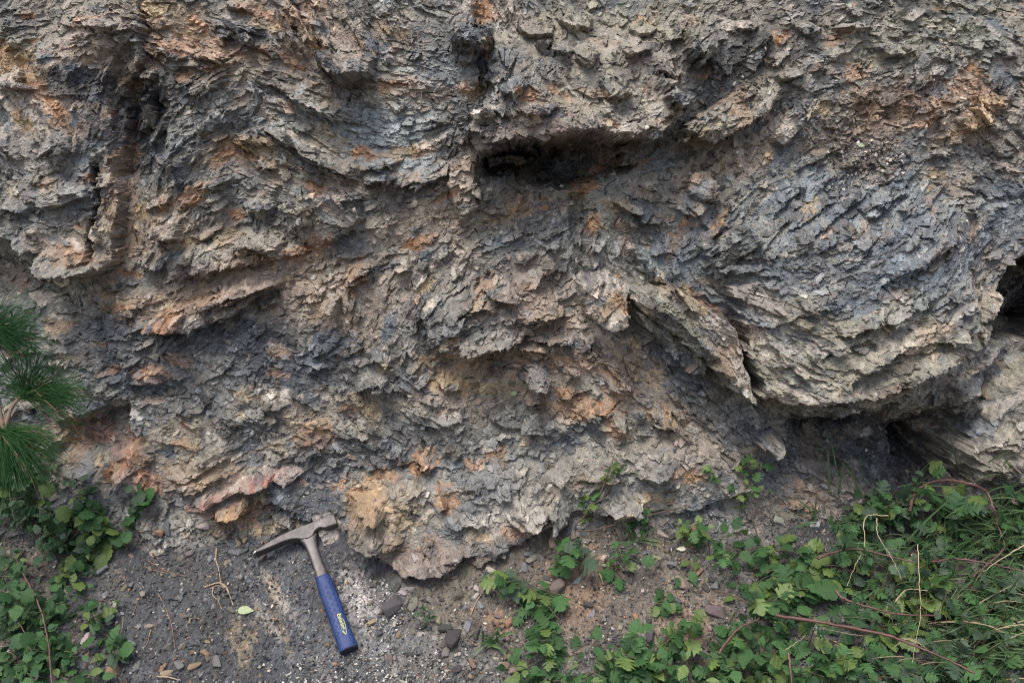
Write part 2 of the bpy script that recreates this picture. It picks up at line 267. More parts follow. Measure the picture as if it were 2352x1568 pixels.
LED = {RC: [([(1180,1010),(1300,1030),(1560,1000),(1700,960),(1800,900),(1930,860),(2050,800)],.03),([(1300,975),(1400,1000),(1440,1005),(1480,930),(1560,880),(1700,820)],.025),([(1150,790),(1250,900),(1330,960)],.015),
  ([(1700,960),(1850,880),(1990,840),(2060,790)],.02),([(1500,880),(1650,830),(1800,770),(1960,760),(2100,700)],.022),([(1380,740),(1560,700),(1700,670),(1850,590),(2000,530)],.016),([(1030,690),(1150,700),(1290,640),(1400,610)],.012),
  ([(1300,850),(1440,800),(1600,730)],.014),([(1650,500),(1800,440),(1960,350),(2060,290)],.016),([(1210,430),(1330,330),(1460,230),(1640,110),(1760,30)],.014),([(1180,240),(1280,130),(1390,70)],.02),([(1240,300),(1380,210),(1560,100)],.012),
  ([(1640,160),(1700,180),(1760,80)],.014),([(560,590),(700,640),(850,780),(960,920),(1100,1060)],.014),([(460,140),(560,200),(640,220)],.03),([(740,170),(850,220),(960,130)],.02),([(860,130),(940,135),(945,40)],.025),([(560,290),(620,250),(700,240)],.015),
  ([(380,700),(440,722),(520,710)],.03),([(0,870),(60,850),(180,860)],.02),([(60,970),(120,1005),(180,1000)],.04),([(690,880),(770,905),(790,890)],.025),([(780,970),(880,990),(960,1100)],.016),([(1130,1250),(1180,1305),(1255,1240)],.05),
  ([(30,780),(150,790),(230,800)],.02),([(0,700),(150,690),(300,680)],.015),([(430,900),(540,1030)],.014),([(640,1130),(700,1190),(800,1220)],.018),([(560,1420),(700,1400),(760,1370)],.02),([(300,1130),(420,1180)],.015),
  ([(1890,1030),(2000,990),(2080,900)],.03),([(2120,1175),(2160,1130),(2230,1080)],.05),([(800,140),(900,260),(960,330)],.015),([(560,380),(660,480),(740,540)],.03),([(900,400),(1010,470),(1160,440)],.02),([(2150,1300),(2250,1270),(2352,1290)],.02),([(2050,1400),(2150,1360),(2300,1380)],.02)],
 LC: [([(690,220),(780,262),(800,255)],.025),([(860,260),(1000,284),(1020,260)],.025),([(930,100),(1100,130),(1200,150)],.02),([(980,180),(1110,140)],.02),([(1000,20),(1150,44)],.025),([(700,290),(800,300),(1000,320)],.014),([(800,440),(940,420),(1050,350)],.018),
  ([(1130,350),(1250,400),(1400,500),(1560,560)],.018),([(1280,430),(1400,480),(1560,550),(1700,560)],.018),([(1150,560),(1350,700),(1480,790),(1600,870)],.028),([(1290,640),(1450,750),(1640,840)],.022),([(1600,790),(1750,770),(1850,720)],.02),
  ([(1650,820),(1850,860),(1900,830)],.03),([(1880,830),(1960,850),(2050,800)],.03),([(1030,660),(1180,650),(1250,680)],.02),([(1140,760),(1250,775)],.016),([(940,560),(1100,560)],.012),([(1060,1160),(1150,1130),(1200,1170),(1280,1140)],.035),
  ([(1100,980),(1240,960)],.02),([(690,1075),(750,1110),(800,1112)],.035),([(170,930),(220,950),(300,940)],.025),([(0,960),(60,960),(150,1000)],.03),([(60,1100),(120,1175),(180,1170)],.02),([(150,1180),(260,1270),(420,1260),(500,1210)],.045),
  ([(600,1230),(700,1252)],.03),([(660,1500),(700,1520),(830,1520)],.04),([(950,1400),(1100,1370),(1290,1300)],.04),([(900,1450),(1000,1400)],.02),([(1170,1440),(1250,1400)],.02),([(1460,1410),(1500,1450),(1550,1440)],.04),([(1600,1290),(1720,1250)],.018),
  ([(1810,1270),(1880,1240)],.018),([(1450,260),(1530,350),(1600,368),(1690,330)],.055),([(1380,200),(1340,170),(1230,0)],.02),([(1460,220),(1400,120),(1330,0)],.02),([(1540,270),(1470,120),(1410,20)],.022),([(1750,290),(1800,265)],.015),
  ([(2080,110),(2100,190),(2200,232)],.045),([(2090,270),(2180,292)],.025),([(2200,440),(2190,260),(2260,160)],.025),([(565,740),(555,560),(600,340)],-.0),([(520,730),(600,560),(560,320)],.0),([(640,690),(700,560),(760,520)],.02),([(580,620),(640,560),(690,400)],.025),([(590,450),(650,470),(690,400)],.03),([(620,350),(690,360),(700,300)],.03)],
 MC: [([(0,430),(150,360),(250,330)],.02),([(360,350),(480,310)],.015),([(680,540),(780,450),(900,380)],.015),([(740,690),(850,580),(1000,560),(1080,550)],.022),([(720,760),(850,700),(950,640)],.016),([(790,800),(900,885),(1000,872),(1100,820),(1240,790)],.045),
  ([(960,430),(1080,500),(1200,520),(1250,470)],.03),([(1430,160),(1500,180)],.03),([(1370,390),(1440,310),(1490,220)],.02),([(1400,800),(1600,830),(1610,780)],.025),([(1300,1110),(1420,1100)],.04),([(1180,860),(1300,850),(1470,880)],.02),
  ([(630,1080),(700,1150),(850,1140)],.022),([(1240,990),(1380,1055),(1420,1010)],.02),([(1510,1200),(1600,1222)],.02),([(1820,1060),(1990,1190)],.018),([(140,960),(250,930),(340,990)],.02),([(60,1190),(180,1120),(310,1090)],.022),([(1250,1260),(1400,1230)],.015),([(1880,1400),(1990,1410)],.03)],
 BC: [([(50,420),(100,560),(280,622),(410,635)],.045),([(80,370),(200,432),(300,440)],.028),([(330,860),(480,872),(690,862),(760,820)],.035),([(900,830),(1060,760),(1180,690)],.03),([(1130,440),(1250,492),(1370,480),(1440,370)],.035),([(500,60),(560,165),(650,130)],.02),
  ([(620,400),(740,380)],.016),([(1620,200),(1800,180),(1980,210)],.015),([(1850,420),(1990,442),(2100,380)],.03),([(2100,200),(2300,130)],.018),([(640,800),(800,720),(950,700)],.02),([(700,500),(900,490),(1000,520)],.015)],
 QC: [([(1360,400),(1450,350)],.02),([(1610,262),(1750,265),(1870,200)],.03),([(1430,440),(1580,462),(1690,420)],.03),([(1830,520),(1960,532),(1990,490)],.02),([(700,200),(800,205),(850,150)],.02),([(1180,300),(1300,290),(1500,200)],.018),([(1700,380),(1900,370),(2050,460)],.018)]}
for (o_, k_), lst in LED.items():
    for pts, dep in lst:
        if dep > 0: ledge(pts, dep, .022 + dep * .25, o_, k_)
PG = base_ground(XX, ZZ) + fbm(XX, ZZ, 3, 3, 90) * 0.02 + fbm(XX, ZZ, 12, 4, 95) * 0.01 + fbm(XX, ZZ, 45, 4, 97) * 0.008 + fbm(XX, ZZ, 130, 3, 98) * 0.003
# dark hump right of the hammer grip
for (hx, hy, hr, ha) in ((895, 1395, .045, .03), (1050, 1470, .05, .022), (940, 1360, .03, .02), (960, 1350, .09, -.012), (1330, 1480, .06, .03), (620, 1380, .05, .01)):
    a, b = px2w(hx, hy); PG += ha * np.exp(-((XX - a) ** 2 + (ZZ - b) ** 2) / hr ** 2)
for poly, dep, wd in (([(1790,960),(2110,900),(2230,850),(2270,1000),(2250,1110),(1960,1120),(1800,1080)], .18, .09), ([(2000,950),(2150,930),(2130,1080),(2060,1125),(2010,1090)], .12, .06)):
    s, sdv, a = region(poly, 0.0); PG[s] -= dep * sstep(0, 1, sdv / wd)
isg = PG > PW
kf = .055; hf = np.clip(.5 + .5 * (PG - PW) / kf, 0, 1); P = PW * (1 - hf) + PG * hf + kf * hf * (1 - hf)

def hit(px, py, lift=0.0, Pm=None):
    """where the ray through a photo point meets the relief"""
    Q = P if Pm is None else Pm
    d = ray(px, py); t = np.linspace(1.2, 3.9, 2500); p = CAM + t[:, None] * d
    i = np.clip(((p[:, 2] - Z0) / G).astype(int), 0, NZ - 1); j = np.clip(((p[:, 0] - X0) / G).astype(int), 0, NX - 1)
    k = np.argmax(-p[:, 1] <= Q[i, j] + lift)
    if k == 0: k = 1100
    return p[k]

# ---- bedding directions read off the photograph (x, y, degrees up to the right)
ORI = [(100,100,20),(60,300,-50),(150,450,0),(100,560,-30),(200,620,-15),(450,100,-25),(600,60,-20),(700,50,-65),(760,40,-60),(620,200,-30),(700,260,-30),
(420,230,30),(540,220,40),(850,330,-18),(1000,330,20),(1050,420,25),(950,200,-10),(600,400,-28),(480,400,30),(740,480,-20),(900,560,15),(1000,540,20),(700,560,20),
(300,250,65),(300,420,60),(270,500,85),(400,640,10),(550,680,20),(400,740,28),(150,700,-10),(600,800,-10),(300,800,5),(450,880,-40),(600,950,-15),(300,960,-5),
(250,1050,-45),(900,700,80),(1080,700,40),(1000,660,50),(1060,780,25),(1200,720,10),(1150,850,-5),(1300,870,-5),(1250,1000,10),(1400,1000,-35),(1500,900,-45),
(1100,960,10),(900,960,-30),(550,1120,20),(900,1200,-12),(950,1080,10),(1100,1180,-20),(1300,1120,50),(1500,1080,10),(1700,1000,-40),(1500,1150,0),(1200,150,80),
(1300,200,-40),(1400,240,-40),(1500,200,50),(1350,300,-5),(1450,320,20),(1550,100,60),(1250,270,-10),(1400,400,20),(1250,480,10),(1350,550,60),(1450,450,-20),
(1500,620,-50),(1600,560,45),(1700,250,35),(1750,350,35),(1650,400,50),(1700,180,20),(1900,150,15),(2100,250,30),(2250,150,-20),(2250,380,-25),(2050,300,25),
(1850,500,45),(2000,480,45),(2100,550,40),(2200,600,40),(1850,700,-25),(1780,800,-48),(1850,880,-25),(1950,905,2),(2050,880,15),(2150,800,35),(2250,700,45),
(2000,700,25),(2300,580,50),(1900,620,20),(1550,750,-45),(1680,850,-50),(1600,690,-35),(1900,1000,-10),(2050,1000,50),(2250,950,30),(2280,1050,15),(1850,1100,-20),
(1950,800,5),(1850,790,-30),(2080,760,30),(100,1300,0),(600,1400,-30),(900,1400,-40),(1200,1450,0),(1700,1400,0)]
oc = np.zeros((NZ, NX)); osn = np.zeros((NZ, NX))
for a, b, g in ORI:
    h = hit(a, b); r2 = (XX - h[0]) ** 2 + (ZZ - h[2]) ** 2; wgt = 1 / (r2 + 0.0009) ** 2
    oc += wgt * math.cos(2 * math.radians(g)); osn += wgt * math.sin(2 * math.radians(g))
TH_ = 0.5 * np.arctan2(osn, oc) + fbm(XX, ZZ, 5, 2, 70) * 0.22

# ---- colours read off the photograph (linear albedo, with hollow, cave and crevice shade painted in)
PAL = dict(tan=(.245,.222,.175), grey=(.19,.191,.18), blue=(.10,.125,.150), dark=(.045,.046,.052), org=(.33,.175,.085), och=(.34,.255,.145), red=(.30,.125,.095),
           pink=(.27,.212,.168), pale=(.46,.41,.35), lb=(.22,.255,.27), slate=(.075,.084,.098), brn=(.155,.13,.10), earth=(.047,.047,.047), black=(.022,.022,.026), white=(.62,.58,.55), olive=(.235,.23,.17))
n1 = fbm(XX, ZZ, 5, 5, 120); n2 = fbm(XX, ZZ, 14, 4, 130)
def mixc(C, col, w): return C + (np.array(col, np.float32) - C) * w[..., None]
C = np.zeros((NZ, NX, 3), np.float32) + np.array(PAL['tan'], np.float32) * 0.5 + np.array(PAL['grey'], np.float32) * 0.5
C = mixc(C, PAL['grey'], sstep(.0, .5, n1)); C = mixc(C, PAL['pink'], sstep(.1, .5, -n1) * .6); C = mixc(C, PAL['blue'], sstep(.05, .45, n2) * .6); C = mixc(C, PAL['slate'], sstep(.1, .4, fbm(XX, ZZ, 8, 5, 140)) * .55)
BLOB = [ # px,py,rx,ry,deg,colour,strength
(120,110,120,60,30,'olive',.5),(170,80,90,30,35,'lb',.7),(110,170,90,35,10,'blue',.5),(60,190,70,25,-45,'org',.9),(110,240,60,22,-45,'org',.95),(60,160,50,30,0,'och',.7),(150,275,40,18,-30,'org',.8),
(40,270,55,60,0,'pale',.8),(200,110,60,80,60,'pink',.7),(230,200,60,80,80,'pink',.6),(190,320,50,60,0,'grey',.5),(310,220,40,110,85,'dark',.9),(325,300,60,45,40,'dark',.8),(350,380,60,45,40,'slate',.8),
(300,160,20,70,70,'brn',.5),(330,90,30,40,60,'slate',.6),(100,420,120,60,0,'grey',.6),(60,560,60,50,0,'grey',.6),(275,480,22,90,0,'org',.5),(230,530,50,40,10,'och',.35),(350,500,60,50,20,'och',.35),(330,560,60,40,0,'pink',.5),
(430,80,140,40,-20,'pink',.6),(480,110,100,20,-15,'org',.4),(440,40,80,25,-20,'och',.35),(600,80,90,35,-20,'grey',.6),(540,70,40,20,-10,'slate',.6),(720,60,90,50,-60,'pink',.85),(650,30,60,30,-60,'pink',.8),(690,30,20,50,-60,'org',.35),
(780,150,60,35,-20,'brn',.6),(790,170,50,20,0,'dark',.5),(740,130,40,20,0,'dark',.6),(860,110,70,50,0,'pink',.7),(900,90,60,60,0,'brn',.3),(560,200,60,30,40,'olive',.5),(480,200,60,25,20,'pink',.4),(450,260,80,30,20,'tan',.6),
(550,260,90,40,20,'blue',.6),(420,320,80,60,20,'slate',.4),(650,230,90,40,-30,'pink',.5),(720,300,120,40,-25,'lb',.6),(850,310,130,50,-15,'lb',.85),(940,300,90,40,10,'lb',.7),(980,340,30,10,20,'org',.8),(930,345,30,9,10,'och',.6),(560,340,70,20,-15,'och',.6),
(590,370,50,12,-10,'org',.5),(540,410,60,30,0,'grey',.5),(700,350,90,40,-25,'tan',.5),(820,420,90,25,-15,'dark',.35),(960,190,60,25,-10,'och',.75),(990,205,50,14,-10,'org',.6),(940,180,90,30,-10,'lb',.5),(1085,200,22,12,-10,'org',.9),
(1000,150,80,30,-10,'lb',.5),(1080,80,45,35,-20,'slate',.8),(1110,45,30,15,30,'org',.7),(1090,150,40,30,70,'grey',.4),(1140,150,25,45,80,'slate',.7),(1200,190,60,50,-30,'slate',.45),(1170,205,40,30,0,'blue',.5),(1290,130,40,20,0,'slate',.6),
(1250,60,80,40,30,'brn',.5),(1300,30,70,40,20,'olive',.4),(1380,60,80,60,0,'tan',.5),(1250,250,80,25,-5,'pink',.7),(1270,305,90,22,-3,'red',.28),(1220,315,70,20,0,'brn',.5),(1110,265,35,14,10,'pale',.85),(1340,250,80,40,0,'tan',.5),
(1450,300,60,40,30,'pale',.45),(1420,200,70,70,0,'tan',.5),(1540,220,50,60,60,'pale',.35),(1520,130,60,60,0,'pink',.4),(1620,100,40,40,0,'olive',.4),(1490,40,80,40,0,'olive',.5),
(1240,390,120,35,-3,'black',.75),(1210,385,70,25,0,'dark',.7),(1400,370,90,25,15,'dark',.5),(1290,400,60,35,0,'black',.8),(1250,440,90,30,0,'dark',.55),(1220,480,90,40,0,'brn',.55),(1230,490,60,20,0,'org',.3),(1310,520,20,70,85,'dark',.7),(1250,540,90,25,10,'blue',.5),  # black and dark blobs inside the hollow paint its shade into the rock colour
(1300,580,60,60,60,'grey',.4),(1400,470,80,60,0,'olive',.4),(1440,560,70,60,0,'grey',.4),(1530,610,60,50,-50,'lb',.7),(1540,650,30,20,-40,'dark',.6),(1560,560,60,40,0,'blue',.5),(1650,190,70,15,0,'slate',.6),(1640,215,50,14,0,'blue',.6),
(1750,150,110,60,20,'brn',.45),(1780,60,120,50,0,'brn',.35),(1700,120,60,40,0,'slate',.35),(1700,240,90,30,30,'tan',.6),(1800,290,30,50,60,'pale',.75),(1690,310,70,30,30,'brn',.4),(1600,420,35,35,0,'pink',.65),(1690,370,50,30,0,'pink',.5),(1740,360,50,20,45,'pink',.5),
(1930,300,90,50,20,'brn',.4),(1880,350,60,60,40,'slate',.3),(2000,220,100,60,20,'brn',.35),(2080,240,120,35,25,'org',.45),(2200,210,80,40,20,'org',.5),(2250,250,60,25,30,'org',.6),(2230,290,60,30,20,'och',.5),(2120,200,60,20,10,'slate',.4),(2200,150,60,20,10,'lb',.3),
(2100,100,150,40,10,'olive',.4),(2270,60,90,40,10,'olive',.3),(2300,140,60,50,-20,'grey',.5),(2260,330,90,20,-20,'org',.35),(2280,380,80,60,-20,'grey',.5),(2030,330,60,40,20,'slate',.4),(2000,380,60,50,0,'brn',.35),
(1830,470,60,70,50,'blue',.85),(1810,490,25,25,0,'slate',.8),(1870,430,40,20,40,'lb',.7),(1950,510,90,60,45,'blue',.6),(2000,470,70,25,45,'lb',.6),(2100,540,120,50,40,'blue',.5),(1720,560,70,50,40,'olive',.5),(1750,620,60,50,0,'slate',.4),(2200,560,90,40,40,'blue',.7),(2290,540,50,50,0,'blue',.6),
(2150,640,120,40,35,'lb',.45),(1970,680,30,40,0,'slate',.7),(1900,730,80,40,-10,'olive',.5),(1850,760,60,30,-10,'tan',.5),(2050,760,110,40,25,'olive',.5),(1900,840,120,40,-10,'olive',.6),(2060,840,120,40,15,'tan',.6),(1780,800,50,40,-50,'lb',.5),(1850,900,100,25,-15,'olive',.5),(1950,925,200,18,0,'tan',.85),(2130,880,60,30,40,'tan',.7),
(2230,750,60,30,40,'tan',.5),(2230,530,30,15,40,'org',.5),(2310,440,50,40,0,'lb',.4),(1880,680,40,14,0,'och',.25),
(1585,690,60,16,-25,'org',.9),(1645,728,36,14,-45,'org',.9),(1680,790,20,30,-60,'org',.4),(1560,730,80,40,-40,'olive',.7),(1690,810,40,60,-55,'pink',.5),(1680,880,60,20,-45,'tan',.8),(1520,790,70,30,-40,'slate',.4),
(1390,690,60,60,0,'pale',.6),(1400,690,40,25,0,'pink',.6),(1409,690,8,12,0,'och',.9),
(900,650,90,60,80,'pink',.4),(760,650,90,40,-5,'pink',.6),(640,620,60,30,0,'pink',.6),(620,610,30,16,0,'org',.45),(1080,690,90,60,40,'grey',.5),(1220,650,60,50,30,'pink',.5),(1240,720,80,40,5,'pink',.7),(1200,780,120,20,5,'pink',.5),(1110,780,60,25,20,'grey',.6),
(740,710,30,20,0,'och',.5),(790,770,60,60,80,'pink',.6),(850,800,40,60,80,'brn',.35),(960,770,40,60,-60,'slate',.4),(1160,830,160,22,3,'org',.35),(1300,830,100,25,-3,'pink',.6),(1100,860,140,25,-3,'och',.3),(1040,885,50,14,-3,'och',.7),(1110,890,60,10,-3,'och',.75),
(1230,865,50,22,0,'pale',.5),(1270,830,60,16,0,'org',.5),(1420,860,60,50,-35,'pink',.5),(1330,930,60,18,-5,'org',.75),(1270,920,40,14,-5,'org',.5),(1190,930,60,25,0,'brn',.4),(1430,910,40,40,-40,'org',.4),(1280,960,60,30,0,'brn',.5),(1150,800,90,12,0,'tan',.4),
(470,650,120,30,15,'pink',.7),(560,660,100,25,18,'pink',.8),(380,740,50,16,20,'org',.75),(420,745,50,14,10,'red',.6),(350,690,90,30,-5,'och',.3),(310,700,80,25,-20,'org',.25),(500,720,80,25,20,'dark',.5),(520,760,90,30,10,'slate',.8),(360,640,60,25,20,'slate',.5),(450,700,60,12,20,'org',.4),
(600,830,160,60,-5,'slate',.85),(700,870,120,50,10,'slate',.8),(480,830,90,40,-20,'slate',.5),(280,800,90,60,0,'slate',.6),(600,760,120,30,0,'slate',.5),(320,870,60,22,5,'blue',.8),(500,880,80,40,-40,'grey',.7),(450,930,90,40,-10,'slate',.4),(640,912,40,10,-5,'pale',.8),(560,905,30,8,-15,'och',.7),
(240,1000,90,40,-10,'brn',.5),(200,990,60,30,0,'red',.4),(290,1030,50,25,-45,'red',.5),(310,1050,40,20,-45,'org',.6),(730,990,40,25,0,'org',.7),(700,960,60,20,0,'och',.4),(570,985,50,22,5,'slate',.8),(420,990,80,25,10,'och',.3),(850,880,50,30,20,'grey',.6),(830,940,70,25,0,'brn',.4),
(500,1070,120,30,10,'och',.5),(420,1100,90,30,10,'org',.35),(380,1060,60,30,0,'brn',.5),(270,1090,40,20,-10,'org',.7),(330,1100,50,18,-10,'red',.4),(560,1130,100,40,15,'brn',.4),(585,1110,45,14,15,'red',.95),(530,1120,60,14,20,'pale',.5),(480,1160,40,8,20,'red',.7),(525,1180,45,16,20,'red',.8),(490,1185,30,10,0,'org',.6),
(620,1160,80,30,0,'brn',.6),(640,1205,70,18,0,'och',.7),(590,1200,60,16,10,'och',.4),(700,1140,90,40,0,'slate',.7),(760,1180,60,50,-30,'slate',.8),(850,1060,120,40,0,'slate',.6),(900,1020,90,30,0,'dark',.4),(980,1060,60,40,0,'grey',.6),
(830,1130,50,20,30,'och',.6),(850,1190,60,25,-15,'org',.7),(860,1230,70,25,-15,'brn',.7),(920,1160,80,30,-5,'och',.5),(1010,1160,30,20,10,'och',.7),(960,1200,80,30,0,'tan',.4),(960,1290,100,30,15,'org',.6),(930,1280,60,25,-40,'brn',.5),(1100,1250,90,30,15,'brn',.4),(1060,1290,110,20,15,'slate',.5),
(1100,1130,80,40,-20,'blue',.5),(1200,1190,90,30,15,'pale',.5),(1290,1120,70,50,50,'tan',.5),(1340,1080,30,70,60,'brn',.3),(1020,1040,120,40,0,'slate',.3),(1200,1060,120,50,10,'grey',.5),(1530,920,70,60,-50,'blue',.6),(1540,960,50,30,-60,'slate',.6),(1600,870,60,40,-45,'slate',.4),
(1500,1060,120,60,0,'tan',.5),(1600,1020,80,50,-20,'pink',.5),(1560,1130,120,40,0,'grey',.6),(1690,950,60,30,-40,'slate',.4),(1780,1000,60,40,0,'brn',.3),(1900,970,150,40,0,'slate',.6),(2080,1000,80,70,40,'slate',.7),(1990,1010,60,40,0,'slate',.5),(1850,1060,120,40,-10,'slate',.4),(2070,1030,100,100,20,'black',.9),(1900,1020,140,50,0,'slate',.7),(2140,960,60,30,30,'dark',.6),(2325,710,50,90,0,'black',.9),(1900,965,120,22,0,'dark',.6),  # black, dark and slate blobs in cave and right-edge crevice are painted shade
(2260,960,120,80,20,'tan',.5),(2290,1060,90,50,10,'tan',.5),(2190,930,50,60,50,'slate',.5)]
def blobs(C, lst, nz, soft=.35):
    for (a, b, rx, ry, g, cname, st) in lst:
        h = hit(a, b); k = 0.00110; rx_, ry_ = rx * k * 1.15, ry * k * 1.3; R = max(rx_, ry_) * 1.7
        i0 = max(0, int((h[2] - R - Z0) / G)); i1 = min(NZ, int((h[2] + R - Z0) / G)); j0 = max(0, int((h[0] - R - X0) / G)); j1 = min(NX, int((h[0] + R - X0) / G))
        if i1 <= i0 or j1 <= j0: continue
        s = (slice(i0, i1), slice(j0, j1)); g = math.radians(g); dx = XX[s] - h[0] + WX[s] * .5; dz = ZZ[s] - h[2] + WZ[s] * .5
        u = (dx * math.cos(g) + dz * math.sin(g)) / rx_; v = (-dx * math.sin(g) + dz * math.cos(g)) / ry_
        r = np.hypot(u, v) + nz[s] * 0.9
        C[s] = mixc(C[s], PAL[cname], (1 - sstep(1 - soft, 1 + soft, r)) * st * (.92 if cname in ('org', 'och', 'red') else 1))
    return C
# directional streak noise along the bedding
cu, su = np.cos(TH_), np.sin(TH_)
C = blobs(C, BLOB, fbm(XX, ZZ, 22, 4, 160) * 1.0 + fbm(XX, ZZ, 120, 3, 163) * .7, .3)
# small rust, slate and pale patches drawn out along the beds
RB = []
for _ in range(760):
    a_, b_ = rng.uniform(0, 2352), rng.uniform(0, 1250); i_, j_ = (lambda h: (min(max(int((h[2] - Z0) / G), 0), NZ - 1), min(max(int((h[0] - X0) / G), 0), NX - 1)))(px2w(a_, b_, .05) if False else hit(a_, b_))
    r1 = rng.uniform(8, 30); k_ = rng.random(); right = a_ > 1500
    cn = 'org' if k_ < (.10 if right else .24) else 'och' if k_ < (.18 if right else .38) else 'slate' if k_ < .58 else 'blue' if k_ < .74 else 'dark' if k_ < .82 else 'pale' if k_ < .90 else 'pink'
    if cn in ('org', 'och') and a_ > 2080 and b_ > 800: cn = 'grey'
    RB.append((a_, b_, r1, r1 * rng.uniform(.25, .6), math.degrees(TH_[i_, j_]), cn, rng.uniform(.35, .85)))
C = blobs(C, RB, fbm(XX, ZZ, 90, 3, 165) * 1.3, .25)
BB = []
while len(BB) < 150:
    a_, b_ = rng.uniform(1580, 2330), rng.uniform(400, 930); h = hit(a_, b_); i_, j_ = int((h[2] - Z0) / G), min(int((h[0] - X0) / G), NX - 1)
    up_ = b_ < 720; BB.append((a_, b_, rng.uniform(30, 80), rng.uniform(4, 9), math.degrees(TH_[i_, j_]), (('blue', 'slate', 'lb', 'blue') if up_ else ('tan', 'slate', 'olive', 'pale'))[rng.integers(4)], rng.uniform(.4, .75)))
C = blobs(C, BB, fbm(XX, ZZ, 90, 3, 166) * .7, .3)
# ground colours, plus the shade painted into the cave floor
hd = np.zeros(1)
CG = np.zeros_like(C) + np.array(PAL['earth'], np.float32); CG = mixc(CG, PAL['brn'], sstep(-.1, .5, n1) * .5); CG = mixc(CG, PAL['slate'], sstep(0, .5, n2) * .5)
P_ = P.copy()
GB = [(2080,1030,80,60,0,'black',.9),(2130,960,60,50,0,'dark',.8),(1920,1040,120,60,0,'slate',.6),(780,1330,110,90,-60,'dark',.85),(720,1240,90,40,0,'slate',.8),(850,1250,60,60,-60,'dark',.8),(650,1330,120,60,-50,'slate',.6),(610,1440,120,60,-50,'slate',.5),(835,1370,30,42,50,'white',.3),(840,1400,90,60,-50,'dark',.35),(850,1420,60,25,-30,'white',.6),  # leading black, dark and slate blobs darken the cave floor as painted shade
(900,1390,40,35,-50,'slate',.7),(640,1370,7,45,50,'pale',.7),(625,1350,10,20,40,'och',.4),(615,1430,8,45,50,'pale',.5),(650,1450,7,30,40,'och',.5),(570,1480,12,22,0,'och',.6),(540,1450,14,18,0,'och',.6),(800,1480,90,50,-10,'slate',.6),(900,1500,120,40,0,'grey',.35),
(1060,1460,60,40,0,'earth',.3),(950,1440,50,30,0,'slate',.5),(1060,1380,120,40,0,'brn',.5),(1420,1350,120,60,0,'brn',.4),(1600,1420,60,40,0,'brn',.5),(1580,1430,50,25,30,'org',.25),(1150,1430,25,14,0,'org',.6),(1330,1340,60,50,0,'org',.3),(1250,1540,200,40,0,'grey',.3),
(400,1440,160,80,0,'earth',.4),(300,1400,120,80,0,'slate',.4),(480,1300,100,50,0,'earth',.3),(360,1230,30,20,0,'org',.35),(1720,1250,90,40,0,'grey',.3),(1850,1170,80,30,0,'earth',.4)]
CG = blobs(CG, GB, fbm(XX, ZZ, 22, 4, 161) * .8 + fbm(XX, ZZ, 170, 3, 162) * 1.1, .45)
gm = sstep(-.006, .012, PG - PW); C = C * (1 - gm[..., None]) + CG * gm[..., None]
# dust amount (alpha): little on black seams and in dark zones
lum0 = C.mean(-1)
DUST = np.clip((lum0 - .03) / .15, .08, 1) * (1 - .55 * gm)

# ------------------------------------------------------------------ flakes: angular plates pressed into the relief, scale by scale
OWN = np.full((NZ, NX), -1, np.int32); NID = 0
Gz, Gx = np.gradient(P, G)
def boxblur(A, r):
    for ax in (0, 1):
        c = np.cumsum(np.insert(A, 0, 0, axis=ax), axis=ax); n = A.shape[ax]; i = np.arange(n)
        hi = np.clip(i + r + 1, 0, n); lo_ = np.clip(i - r, 0, n)
        A = (np.take(c, hi, ax) - np.take(c, lo_, ax)) / (hi - lo_).reshape((-1, 1) if ax == 0 else (1, -1))
    return A
def keepblur(A, r, tol):
    acc = A.copy(); wt = np.ones_like(A)
    for dy, dx in ((r, 0), (-r, 0), (0, r), (0, -r), (r, r), (-r, -r), (r, -r), (-r, r), (2 * r, 0), (-2 * r, 0), (0, 2 * r), (0, -2 * r)):
        Bm = np.roll(A, (dy, dx), (0, 1)); w_ = (np.abs(Bm - A) < tol); acc += np.where(w_, Bm, 0); wt += w_
    return acc / wt
SMOOTH = fbm(XX, ZZ, 7, 3, 500)
